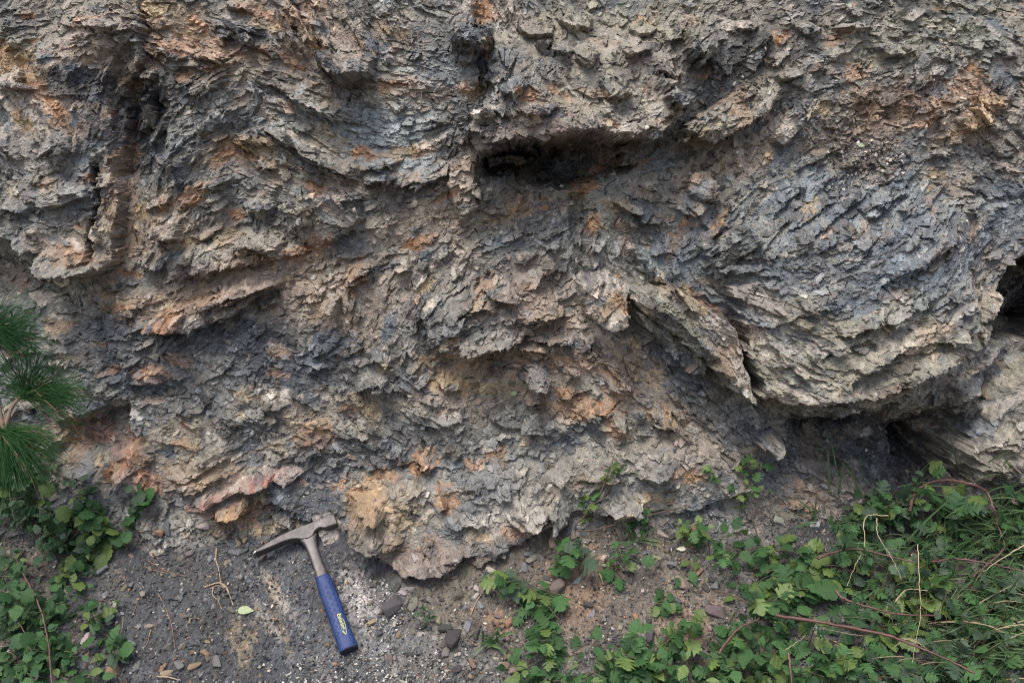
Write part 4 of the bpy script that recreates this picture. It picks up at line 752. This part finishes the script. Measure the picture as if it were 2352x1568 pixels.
# ---- leaves
def half(kind):
    if kind == 'lobed': return [(0,.015,0),(.08,.16,-.02),(.14,.40,.05),(.20,.36,.13),(.22,.20,.06),(.30,.17,0),(.36,.30,.02),(.42,.56,.08),(.48,.50,.17),(.49,.30,.10),(.56,.22,.02),(.62,.30,.05),(.68,.44,.12),(.73,.26,.08),(.80,.18,.02),(.86,.20,.06),(.93,.08,.03),(1,0,0)]
    if kind == 'round': return [(0,.02,0),(.03,.22,-.10),(.10,.42,-.08),(.22,.50,-.02),(.30,.42,0),(.38,.52,.02),(.50,.54,.05),(.60,.42,.02),(.66,.44,.06),(.78,.38,.08),(.84,.26,.03),(.92,.18,.05),(1,.02,0)]
    pts = [(0, .02, 0)]
    n = 9
    for k in range(1, n):
        t = k / n; w_ = .36 * math.sin(math.pi * t ** .72) ** .9
        pts.append((t - .02, w_ * .90, -.01)); pts.append((t + .015, w_ * 1.06, .025))
    return pts + [(1, 0, 0)]
def leaf_mesh(kind, seed, mat):
    r = random.Random(seed); hp = half(kind); fold = r.uniform(.1, .4); droop = r.uniform(.05, .4); bend = r.uniform(-.1, .1); tw = r.uniform(-.15, .15)
    V = []; F = []
    def P3(t, x):
        return (x + bend * t * t, t * .98, -droop * t * t + fold * abs(x) * .7 - .5 * x * x + tw * x * t + .02 * math.sin(19 * t + 8 * x))
    rows = []
    for t, w_, sh in hp:
        jl, jr = r.uniform(.88, 1.12), r.uniform(.88, 1.12); ids = []
        for x, ts in ((-w_ * jl, t + sh), (-w_ * jl * .5, t + sh * .5), (0, t), (w_ * jr * .5, t + sh * .5), (w_ * jr, t + sh)):
            ids.append(len(V)); V.append(P3(ts, x))
        rows.append(ids)
    for a, b in zip(rows, rows[1:]):
        for k in range(4): F.append((a[k], a[k + 1], b[k + 1], b[k]))
    k0 = len(V); V += [(-.012, -.3, -.06), (.012, -.3, -.06), (.012, .01, 0), (-.012, .01, 0)]; F.append((k0, k0 + 1, k0 + 2, k0 + 3))
    me = bpy.data.meshes.new('leaf'); me.from_pydata(V, [], F); me.materials.append(mat); me.polygons.foreach_set('use_smooth', [True] * len(F)); return me
LG = [plain('leaf_green', (.030, .082, .026), (.055, .120, .040), 40, .6, 0, .3, .25, .18, .3), plain('leaf_dark_green', (.018, .052, .020), (.032, .076, .030), 40, .6, 0, .3, .25, .15, .3),
      plain('leaf_yellow_green', (.085, .145, .035), (.125, .18, .05), 60, .5, 0, .3, .4, .25, .25), plain('leaf_grey_green', (.038, .070, .040), (.064, .10, .060), 40, .6, 0, .3, .3, .15, .3)]
POOL = {(k, m): [leaf_mesh(k, 10 * m + s + hash(k[0]) % 1, LG[m]) for s in range(5)] for k in ('lobed', 'round', 'ovate') for m in range(4)}
M_STEM = plain('stem_brown', (.06, .04, .03), (.10, .07, .045), 30, .7); M_GSTEM = plain('stem_green', (.05, .08, .03), (.09, .10, .05), 30, .6)
M_CANE = plain('bramble_cane', (.07, .030, .030), (.13, .065, .052), 18, .5, 0, .3); M_STRAW = plain('straw', (.29, .225, .13), (.42, .34, .21), 20, .7); M_GRASS = plain('grass_blade', (.06, .125, .045), (.11, .18, .075), 10, .5, 0, 0, .4, .2)
M_ROOT = plain('dry_root', (.26, .18, .11), (.40, .30, .20), 40, .8); M_NEED = plain('pine_needle', (.010, .042, .012), (.030, .085, .024), 6, .7, 0, 0, .15, .2); M_DRY = plain('dry_needle', (.20, .10, .06), (.30, .17, .10), 20, .7)
M_BARK = plain('twig_bark', (.16, .11, .08), (.28, .21, .16), 60, .85, 0, .5); M_DEAD = plain('fallen_leaf', (.22, .28, .14), (.30, .34, .20), 30, .6)
def spline(pts, m=6):
    P_ = [Vector(p) for p in pts]; P_ = [P_[0] * 2 - P_[1]] + P_ + [P_[-1] * 2 - P_[-2]]; out = []
    for i in range(1, len(P_) - 2):
        for k in range(m):
            t = k / m; a, b, c, d = P_[i - 1:i + 3]
            out.append(.5 * ((2 * b) + (c - a) * t + (2 * a - 5 * b + 4 * c - d) * t * t + (3 * b - a - 3 * c + d) * t ** 3))
    out.append(P_[-2]); return out
def tube_geo(pts, r0, r1, n=6):
    V = []; F = []; N_ = len(pts)
    for i, p in enumerate(pts):
        d = (pts[min(i + 1, N_ - 1)] - pts[max(i - 1, 0)]).normalized(); a = d.cross(Vector((.13, .3, .95))).normalized(); b = d.cross(a); r = (r0 + (r1 - r0) * i / (N_ - 1)) * (1.28 if i % 7 == 3 else 1 + .1 * math.sin(i * 2.3))
        for k in range(n): q = 2 * math.pi * k / n; V.append(p + a * math.cos(q) * r + b * math.sin(q) * r)
    for i in range(N_ - 1):
        for k in range(n): F.append((i * n + k, i * n + (k + 1) % n, (i + 1) * n + (k + 1) % n, (i + 1) * n + k))
    return V, F
def tube(name, pts, r0, r1, mat, parent=None, n=6, org=None):
    V, F = tube_geo(pts, r0, r1, n); me = bpy.data.meshes.new(name)
    o_ = Vector(org) if org is not None else Vector((0, 0, 0)); me.from_pydata([v - o_ for v in V], [], F); me.materials.append(mat); me.polygons.foreach_set('use_smooth', [True] * len(F))
    return link(bpy.data.objects.new(name, me), parent)
def put_leaf(parent, org, p, d, n, size, kind, mat):
    d = d.normalized(); n = (n - d * n.dot(d)).normalized(); x = d.cross(n)
    M = Matrix((x, d, n)).transposed().to_4x4(); M.translation = p - org
    o = bpy.data.objects.new('leaf', random.choice(POOL[(kind, mat)])); COL.objects.link(o); o.parent = parent
    o.matrix_local = M @ Matrix.Diagonal((size * random.uniform(.85, 1.15), size, size, 1)); return o
UP = Vector((0, -.55, .83))
def plant(px, py, nst, length, kind, size, mats, label, group=None, dirpx=None, name='leafy_plant', nl=7, rise=.5, cat='plant'):
    p, n = surf(px, py); root = empty(name, p, label, cat, group); vx = Vector((1, 0, 0)); vz = Vector((0, 0, 1))
    for s in range(nst):
        if dirpx is None: a = random.uniform(0, 6.28)
        else: a = math.radians(dirpx) + random.gauss(0, .35)
        d = (vx * math.cos(a) + vz * math.sin(a) * .8 + Vector((0, -1, .25)) * rise * random.uniform(.6, 1.4)).normalized(); L = length * random.uniform(.7, 1.15)
        e = p + d * L + Vector((0, 0, -.12 * L)); mid = p + d * L * .5 + Vector((random.gauss(0, .08), 0, .10)) * L
        pts = spline([p - n * .01, mid, e], 5); tube('stem', pts, .0014, .0008, M_GSTEM if random.random() < .6 else M_STEM, root, 5, p)
        for k in range(nl):
            t = (k + 1) / nl; q = pts[min(len(pts) - 1, int(t * (len(pts) - 1)))]
            sd_ = 1 if k % 2 else -1; tang = (pts[-1] - pts[0]).normalized(); side = tang.cross(UP).normalized() * sd_
            ld_ = (side * (1 if k < nl - 1 else .1) + tang * .7 + Vector((random.gauss(0, .4), random.gauss(0, .25), random.gauss(0, .35) - .15))).normalized()
            nrm = (UP + Vector((random.gauss(0, .38), random.gauss(0, .3), random.gauss(0, .3)))).normalized()
            put_leaf(root, p, q + ld_ * size * .3 , ld_, nrm, size * random.uniform(.45, 1.15), kind if random.random() < .8 else 'ovate', random.choice(mats + [2]) if random.random() < .3 else random.choice(mats))
    return root
THK = [(1620,1260),(1740,1240),(1860,1230),(1960,1150),(2080,1120),(2352,1130),(2352,1568),(1230,1568),(1290,1500),(1430,1460),(1560,1470),(1700,1450),(1700,1400),(1640,1330)]
HOLE = [(1900,1420),(2030,1430),(2040,1520),(1900,1500)]
pts_ = []; tr = 0
while len(pts_) < 84 and tr < 4000:
    tr += 1; a, b = random.uniform(1230, 2400), random.uniform(1120, 1600)
    if (inpoly(min(a, 2350), min(b, 1566), THK)) and not inpoly(a, b, HOLE) and all(math.hypot(a - x, b - y) > 52 for x, y in pts_): pts_.append((a, b))
for a, b in pts_:
    up = b < 1260; r = random.random()
    if a > 1950: zone = (('leafy plant under the arching cane at the right edge' if a > 2190 else 'lobed leafy plant at the top of the thicket below the cave') if b < 1290 else ('lobed leafy plant tangled with grass at the right edge' if a > 2190 else 'lobed leafy plant between the two sagging red canes') if b < 1440 else ('lobed leafy plant among straw in the lower right corner' if a > 2150 else 'lobed leafy plant below the long straight red cane'))
    elif a > 1640: zone = ('lobed leafy plant on the upper left shoulder of the thicket' if b < 1380 else 'lobed leafy plant at the left of the thicket below the red canes')
    else: zone = 'low lobed plant in the green mat at the bottom edge'
    kd = 'lobed' if r < .82 else 'ovate'; mats = [0, 0, 1, 3, 3] if a > 1950 else [0, 0, 1, 0, 2] if r > .15 else [0, 2, 0]
    zone += ''
    if b < 1530 and b > 1100: plant(a, min(b, 1560), random.choice((3, 4)), random.uniform(.07, .12), kd, random.uniform(.030, .042), mats, zone, zone.replace('plant', 'plants'), nl=6, rise=.55)
    else: plant(a, min(b, 1566), 4, .09, kd, .036, mats, zone, zone.replace('plant', 'plants'), nl=6, rise=.5)
INDIV = [(1275,1300,3,.09,'lobed',.040,[0,0,3],'lobed green plant growing against the foot of the rock, highest in the middle',60),(1300,1370,4,.09,'lobed',.042,[0,0],'lobed green plant in front of the large rusty block',200),
 (1385,1290,3,.08,'lobed',.032,[0,2],'small lobed plant on the slope right of the middle clump',0),(1490,1390,2,.06,'round',.026,[0],'small plant with four rounded leaves on bare soil',30),
 (1215,1350,2,.08,'lobed',.038,[0,3],'sprawling plant at the left end of the middle clump',180),(1345,1195,2,.09,'lobed',.026,[0,2],'thin plant climbing the rock foot with few small leaves',80),
 (1395,1110,2,.08,'lobed',.022,[2,0],'small bright plant high on the rock foot',75),(1700,1170,3,.09,'lobed',.024,[2,0],'sparse shrubby plant growing from the debris right of the rock foot',85),
 (1700,1085,2,.06,'lobed',.020,[2,0],'little tuft of bright leaves under the tilted slab',60),(1640,1110,1,.05,'lobed',.022,[2,0],'single bright sprig left of the little leaf tuft',120),
 (1590,1240,3,.07,'lobed',.026,[0,2],'low plant on the debris at the upper left of the thicket',90),(1470,1215,2,.06,'lobed',.022,[0],'tiny lobed plant beside the grass tuft under the rock foot',60),
 (980,1430,2,.04,'ovate',.018,[0,3],'tiny seedling on bare soil right of the hammer',90),(1300,1470,3,.08,'lobed',.036,[0,0],'lobed plant at the left end of the bottom mat',170),
 (2040,1190,3,.07,'round',.036,[3,0],'broad leaved bramble shoot at the top of the thicket under the cave',90),(2200,1190,3,.07,'round',.036,[3,2],'broad leaved shoot under the arching cane',90),
 (2080,1370,2,.05,'ovate',.060,[0,2],'bramble with three large serrated leaves in the middle of the thicket',30),(2010,1445,2,.05,'ovate',.052,[2,0],'pale serrated bramble leaves above the red cane',10),
 (2270,1390,2,.06,'ovate',.060,[2,0],'large bright serrated leaves near the right edge',0),(1810,1330,3,.07,'round',.045,[2,0,0],'yellowing rounded leaves left of the long red cane',40),(2040,1345,2,.06,'lobed',.07,[0,3],'large lobed leaf plant just below the upper red cane',-30),
 (270,1235,5,.07,'round',.034,[0,2,0],'bright bushy plant with rounded leaves left of the hammer',None),(240,1200,4,.07,'round',.032,[0,0],'second bushy plant behind the bright rounded one at left',120),(310,1165,3,.06,'round',.030,[0,3],'rounded leaf plant at the top right of the left bushes',40),
 (200,1160,3,.06,'ovate',.030,[3,1],'grey green plant with pointed leaves above the left bushes',80),(120,1330,3,.08,'round',.032,[0,2,1],'plant with yellow green spotted leaves at the left',20),(190,1430,2,.07,'ovate',.032,[0,3],'pointed leaf sprig reaching over the soil at lower left',20),
 (235,1500,2,.06,'ovate',.034,[0,3],'pointed leaf sprig near the bottom edge at left',30)]
for a, b, ns, L, kd, sz, ms, lb, dr in INDIV: plant(a, b, ns, L, kd, sz, ms, lb, None, dr)
for k in range(40):
    a, b = random.uniform(-20, 225), random.uniform(1080, 1568)
    if b < 1150 and a > 150: continue
    zone = ('mint like plant in the bottom left corner' if b > 1450 else 'mint like plant at the left edge around the brown stem') if b > 1320 else 'shaded leafy plant below the pine needles'
    plant(a, b, 3, .08, random.choice(['round', 'ovate', 'ovate']), random.uniform(.026, .036), [1, 0, 1, 0] if b > 1320 else [1, 1, 3], zone, zone.replace('plant', 'plants'), nl=6)
print('plants', round(time.time() - T0, 1))

# ---- canes, stems, straws, grass
def path(px_pts, lift0, lift1=None):
    n = len(px_pts); out = []
    for k, (a, b) in enumerate(px_pts):
        t = k / max(1, n - 1); lf = lift0 if lift1 is None else lift0 + (lift1 - lift0) * t
        s_ = CAM; h = Vector(hit(a, b)); d = (Vector(CAM) - h).normalized(); out.append(h + d * lf)
    return spline(out, 8)
CANES = [([(1878,1282),(1918,1267),(1968,1260),(2035,1275),(2098,1290)], .10, .0032, 'short reddish bramble cane crossing the upper thicket'),
 ([(1918,1355),(1941,1375),(2001,1395),(2068,1410),(2151,1412)], .10, .0030, 'dark red cane sagging across the middle of the thicket'),
 ([(1781,1412),(1935,1437),(2035,1458),(2101,1482),(2151,1502),(2240,1545)], .12, .0036, 'long straight red bramble cane running down to the right'),
 ([(1651,1502),(1668,1475),(1698,1442),(1741,1422)], .10, .0034, 'curved reddish cane at the left end of the thicket'),
 ([(2088,1175),(2105,1128),(2141,1107),(2185,1103),(2235,1113),(2268,1132),(2281,1165),(2288,1195),(2305,1242),(2301,1265),(2235,1325)], .09, .0034, 'purple bramble cane arching over the top right of the thicket'),
 ([(2140,1290),(2200,1283),(2280,1295),(2352,1312)], .11, .0026, 'dark thin cane running to the right edge'),
 ([(1640,1355),(1680,1365),(1725,1390),(1750,1410)], .08, .0022, 'thin reddish runner at the left of the thicket'),
 ([(1725,1178),(1741,1232),(1768,1278),(1785,1330)], .05, .0022, 'bare brown stem standing on the debris above the thicket'),
 ([(1811,1498),(1815,1530),(1818,1568)], .10, .0030, 'upright grey brown stem at the bottom edge'),
 ([(1560,1165),(1580,1100),(1430,1060)][:1] + [(1330,1220),(1370,1150),(1400,1080),(1412,1040)], .02, .0020, 'thin woody stem climbing the rock foot'),
 ([(1060,1400),(1120,1440),(1180,1500),(1260,1568)], .03, .0016, 'purple runner trailing down the bare slope'),
 ([(1150,1310),(1225,1345),(1300,1370),(1420,1400)], .04, .0012, 'thin dark twig across the middle clump'),
 ([(1300,1440),(1240,1370),(1180,1300)], .05, .0011, 'thin dark twig leaning left from the middle clump'),
 ([(40,1290),(60,1330),(90,1390),(110,1470),(118,1568)], .07, .0026, 'brown bramble stem running down through the left bushes'),
 ([(20,1410),(50,1440),(75,1500)], .07, .0016, 'thin brown stem in the lower left corner')]
for pp, lf, r, lb in CANES:
    q = path(pp, lf); o = tube('bramble_cane', [v - q[0] + Vector((random.gauss(0, .0006), 0, random.gauss(0, .0006))) for v in q], r, r * .55, M_CANE if r > .0025 else M_STEM, None, 7); o.location = q[0]; tag(o, lb, 'cane')
def ribbon(pts, w_):
    V = []; F = []
    for i, p in enumerate(pts):
        t = i / (len(pts) - 1); ww = w_ * (math.sin(math.pi * min(1, .25 + t * .75)) ** .6 + .05); d = (pts[min(i + 1, len(pts) - 1)] - pts[max(i - 1, 0)]).normalized()
        s_ = d.cross((Vector(CAM) - p).normalized() + Vector((random.gauss(0, .02), 0, 0))).normalized() * ww * .5; f = d.cross(s_).normalized() * ww * .18
        V += [p - s_, p + f, p + s_]
    for i in range(len(pts) - 1): F += [(3*i, 3*i+1, 3*i+4, 3*i+3), (3*i+1, 3*i+2, 3*i+5, 3*i+4)]
    return V, F
def blade_pts(p, a, L, rise, droop):
    d = Vector((math.cos(a), 0, math.sin(a))) + Vector((0, -1, .2)) * rise; d.normalize()
    return [p + d * L * t + Vector((0, -.1, -1)) * droop * L * t * t for t in np.linspace(0, 1, 7)]
def clump(px, py, n, L, w_, a0, sp, mat, label, cat='grass', name='grass_clump', rise=.5, droop=.4, spread=.012, stuff=False):
    p, nn_ = surf(px, py); root = empty(name, p, label, cat) if not stuff else None; VV = []; FF = []
    for k in range(n):
        q = Vector((random.gauss(0, spread), 0, random.gauss(0, spread * .6)))
        if stuff: q = Vector(hit(min(2351, px + random.gauss(0, spread * 900)), min(1567, py + random.gauss(0, spread * 700)))) - p
        V, F = ribbon([v - p for v in blade_pts(p + q, math.radians(a0) + random.gauss(0, sp), L * random.uniform(.5, 1.15), rise * random.uniform(.3, 1.5), droop * random.uniform(.2, 1.5))], w_ * random.uniform(.6, 1.2))
        if stuff: b_ = len(VV); VV += V; FF += [tuple(i + b_ for i in f) for f in F]
        else:
            me = bpy.data.meshes.new('blade'); me.from_pydata(V, [], F); me.materials.append(mat); link(bpy.data.objects.new('blade', me), root)
    if stuff:
        me = bpy.data.meshes.new(name); me.from_pydata(VV, [], FF); me.materials.append(mat); o = link(bpy.data.objects.new(name, me)); o.location = p; tag(o, label, cat, kind='stuff')
clump(1455,1245,16,.11,.0028,60,.9,M_GRASS,'green grass tuft on the debris under the rock foot')
clump(1130,1480,16,.09,.0055,60,1.0,M_GRASS,'short broad bladed grass tuft on the bare slope right of the hammer',rise=.7)
clump(1105,1330,5,.13,.003,30,.5,M_GRASS,'few long grass blades leaning along the foot of the rock')
clump(1200,1400,4,.08,.003,120,.8,M_GRASS,'thin grass blades left of the middle clump')
clump(1935,1130,3,.17,.0042,92,.12,M_GRASS,'tall upright grass blades in front of the dark recess',droop=.1,rise=.2)
clump(1985,1110,3,.12,.0032,105,.2,M_GRASS,'slim grass blades beside the tall ones under the recess',droop=.1,rise=.2)
clump(2080,1130,8,.14,.0032,60,.6,M_GRASS,'grass tuft leaning right below the cave mouth')
clump(1880,1190,8,.11,.003,130,.6,M_GRASS,'grass tuft at the upper left shoulder of the thicket')
clump(1500,1255,12,.16,.0016,-75,.3,M_STRAW,'hanging dry straw below the green tuft at the rock foot','dry grass','dry_grass',rise=.35,droop=.5)
clump(1365,1320,9,.11,.0018,-70,.25,M_STRAW,'hanging dry straw in the middle of the slope','dry grass','dry_grass',rise=.35,droop=.4)
clump(1560,1360,9,.13,.0016,-85,.25,M_STRAW,'hanging dry straw over the bare soil left of the thicket','dry grass','dry_grass',rise=.35,droop=.4)
clump(2080,1330,70,.17,.0035,70,.9,M_GRASS,'green grass growing through the middle of the thicket',stuff=True,spread=.10,name='thicket_grass')
clump(2290,1220,110,.19,.0036,95,.7,M_GRASS,'tall green grass at the right edge of the thicket',stuff=True,spread=.07,name='thicket_grass',rise=.6)
clump(2230,1270,60,.17,.0032,110,.9,M_GRASS,'green grass growing through the right of the thicket',stuff=True,spread=.10,name='thicket_grass')
clump(2220,1470,50,.18,.0022,80,.6,M_STRAW,'dry straw standing in the lower right corner','dry grass',stuff=True,spread=.09,name='dry_grass',rise=.7)
clump(2090,1440,22,.16,.0020,100,.6,M_STRAW,'dry straw behind the long red cane','dry grass',stuff=True,spread=.07,name='dry_grass',rise=.7)
clump(2270,1480,110,.18,.0035,70,.7,M_GRASS,'green grass in the lower right corner',stuff=True,spread=.08,name='thicket_grass',rise=.7)
clump(15,1100,26,.09,.003,-60,.7,M_GRASS,'grass hanging below the pine at the left edge',stuff=True,spread=.03,name='thicket_grass')
STR = [([(2040,1184),(1988,1188),(1985,1258),(1968,1290),(1945,1346)],.13,.0013,'bent straw standing over the upper thicket'),([(2014,1188),(2015,1225),(2045,1275),(2072,1330)],.13,.0013,'second bent straw leaning right over the upper thicket'),
 ([(2352,1252),(2300,1283),(2258,1313)],.14,.0016,'straight pale straw pointing in from the right edge'),([(2108,1250),(2112,1340),(2113,1420),(2095,1520)],.12,.0012,'long upright straw through the middle of the thicket'),
 ([(1885,1440),(1950,1455),(2010,1462)],.10,.0011,'thin straw under the long red cane'),([(1805,1492),(1850,1460)],.10,.0011,'short straw at the bottom left of the thicket')]
for pp, lf, r, lb in STR:
    q = path(pp, lf); o = tube('straw', [v - q[0] + Vector((random.gauss(0, .0008), 0, random.gauss(0, .0008))) for v in q], r, r * .35, M_STRAW, None, 5); o.location = q[0]; tag(o, lb, 'straw')
q = path([(2058,1378),(2072,1362),(2090,1352),(2130,1356)], .14); root = empty('grass_ear', q[0], 'pale ripe grass ear nodding over a large serrated leaf', 'grass')
tube('stalk', [v - q[0] for v in q], .0008, .0008, M_STRAW, root, 5)
for k in range(12):
    c = q[0].lerp(q[10], k / 11); o = bpy.data.objects.new('grain', SM[2].copy()); o.data.materials.clear(); o.data.materials.append(M_STRAW); COL.objects.link(o); o.parent = root
    o.matrix_local = Matrix.Translation(c - q[0] + Vector((0, 0, .0012 * (1 if k % 2 else -1)))) @ Matrix.Rotation(-.7, 4, 'Y') @ Matrix.Diagonal((.005, .002, .002, 1))
# ---- dry roots and needles on the soil
rt = [([(497,1258),(496,1285),(502,1305),(507,1338)],.0017),([(470,1348),(485,1342),(505,1338),(520,1348),(527,1365),(536,1390)],.0022),([(490,1348),(488,1365),(500,1378),(509,1398)],.0013),([(507,1340),(522,1355),(531,1375)],.0014),([(480,1352),(500,1344),(515,1350)],.0010)]
q0 = Vector(hit(500, 1345)); root = empty('dry_root', q0, 'pale dry root with curled fibres lying on the dark soil', 'root')
for pp, r in rt: q = path(pp, .004); tube('root_strand', [v - q0 for v in q], r, r * .5, M_ROOT, root, 6)
ND = [([(363,1362),(380,1395),(393,1430),(402,1488)],.0011,'long reddish dry pine needle pair lying on the soil'),([(330,1300),(365,1312),(425,1322)],.0010,'dry pine needle pointing right below the bright plant'),([(338,1286),(370,1305),(395,1315)],.0010,'dry pine needle crossing another below the bright plant'),
 ([(283,1415),(280,1445),(266,1475)],.0008,'thin grey stalk on the soil near the left leaves'),([(346,1445),(340,1470),(333,1485)],.0008,'tiny dry fibre left of the brown stone'),([(360,1552),(390,1555),(415,1562)],.0018,'pale root piece at the bottom edge'),
 ([(955,1545),(975,1560),(985,1568)],.0010,'reddish dry needle at the bottom edge right of the hammer'),([(315,1385),(305,1410)],.0007,'short brown needle on the soil at left'),([(1080,1414),(1095,1380),(1130,1325)],.0011,'dry grass stalk leaning on the slope below the rock'),([(1125,1390),(1128,1340),(1140,1310)],.0009,'thin upright dry stalk below the rock')]
for pp, r, lb in ND:
    q = path(pp, .003); o = tube('dry_needle', [v - q[0] for v in q], r, r * .6, M_DRY if 'needle' in lb else M_ROOT, None, 5); o.location = q[0]; tag(o, lb, 'twig')
def lone_leaf(px, py, size, ang, mat, kind, lb, name='fallen_leaf', lift=.006):
    p, n = surf(px, py, lift); a = math.radians(ang); d = Vector((math.cos(a), 0, math.sin(a))); d = (d - n * d.dot(n)).normalized(); x = d.cross(n); M = Matrix((x, d, n)).transposed().to_4x4(); M.translation = p
    o = bpy.data.objects.new(name, leaf_mesh(kind, px, mat)); COL.objects.link(o); o.matrix_world = M @ Matrix.Diagonal((size * .8, size, size * .5, 1)); tag(o, lb, 'leaf')
lone_leaf(548, 1404, .036, -2, M_DEAD, 'ovate', 'pale green oval leaf fallen on the soil left of the hammer grip')
lone_leaf(1968, 336, .018, 0, M_DEAD, 'ovate', 'tiny green leaf lying among shale chips at the upper right')
lone_leaf(1175, 905, .016, 20, M_DEAD, 'lobed', 'pale leaf scrap stuck on the ochre band of the face')
lone_leaf(2165, 1110, .040, -80, LG[2], 'round', 'yellow green spotted leaf held up beside the arching cane', lift=.08)
lone_leaf(1574, 1262, .022, 190, plain('pale_leaf', (.40, .40, .30), (.52, .50, .40), 40, .7), 'ovate', 'curled pale dead leaf at the upper left corner of the thicket')
o = stone(1687, 195, .011, 'white', 'small bright white square chip on the dark ledge at upper right', k=1)
# roots hanging from the cliff
clump(985,90,10,.16,.0009,-88,.08,M_ROOT,'fine rootlets hanging down the top of the face','roots','hanging_rootlets',rise=.12,droop=.1,spread=.02)
clump(955,40,7,.14,.0009,-86,.08,M_ROOT,'second strand of rootlets at the top edge','roots','hanging_rootlets',rise=.12,droop=.1,spread=.015)

# ---- pine sapling at the left edge
pb = Vector(hit(20, 1010)); d = (Vector(CAM) - pb).normalized()
pr = empty('pine_sapling', pb, 'young pine with long dark needles reaching in from the left edge', 'pine')
T_ = [(58, 902, .26), (-25, 765, .28), (10, 990, .24)]
tp = [Vector(hit(max(a, 1), b)) + (Vector(CAM) - Vector(hit(max(a, 1), b))).normalized() * l + Vector((min(a, 0) * .00095, 0, 0)) for a, b, l in T_]
base = Vector(hit(1, 1120)) + Vector((-.12, -.08, .0))
for a, b_ in ((base, tp[2]), (tp[2], tp[0]), (tp[2], tp[1])):
    tube('branch', [v - pb for v in spline([a, a.lerp(b_, .5) + Vector((random.gauss(0, .01), 0, .01)), b_], 6)], .0055, .0035, M_BARK, pr, 8)
def tuft(org, axes, L, w_=.0012, mat=None):
    VV = []; FF = []
    for (a, n, sp) in axes:
        for k in range(n):
            ang = math.radians(a) + random.gauss(0, sp); dd = Vector((math.cos(ang), random.gauss(-.15, .32), math.sin(ang))).normalized(); s0 = org + Vector((random.gauss(0, .006), random.gauss(0, .006), random.gauss(0, .006))) - dd * random.uniform(0, .012)
            ln = L * random.uniform(.7, 1.1); pts = [s0 + dd * ln * t + Vector((0, 0, -1)) * ln * .22 * random.uniform(-.2, 1.8) * t * t for t in (0, .25, .5, .75, 1)]
            V, F = ribbon([v - pb for v in pts], w_); b0 = len(VV); VV += V; FF += [tuple(i + b0 for i in f) for f in F]
    me = bpy.data.meshes.new('needle_tuft'); me.from_pydata([v[:] for v in VV], [], FF); me.materials.append(mat or M_NEED); o = link(bpy.data.objects.new('needle_tuft', me), pr); o['kind'] = 'stuff'
tuft(tp[0], [(8, 150, .22), (-8, 90, .26), (62, 60, .28), (95, 26, .35), (150, 40, .5), (35, 50, .35)], .155)
tuft(tp[0], [(10, 9, .6)], .15, mat=M_DRY); tuft(tp[2], [(-60, 10, .6)], .14, mat=M_DRY)
tuft(tp[1], [(20, 110, .22), (50, 50, .2), (-5, 70, .25), (-30, 30, .3)], .15)
tuft(tp[2], [(-25, 110, .3), (-60, 130, .35), (-95, 110, .35), (-5, 60, .25), (180, 40, .5)], .15)
#@@END
print('done', round(time.time() - T0, 1))
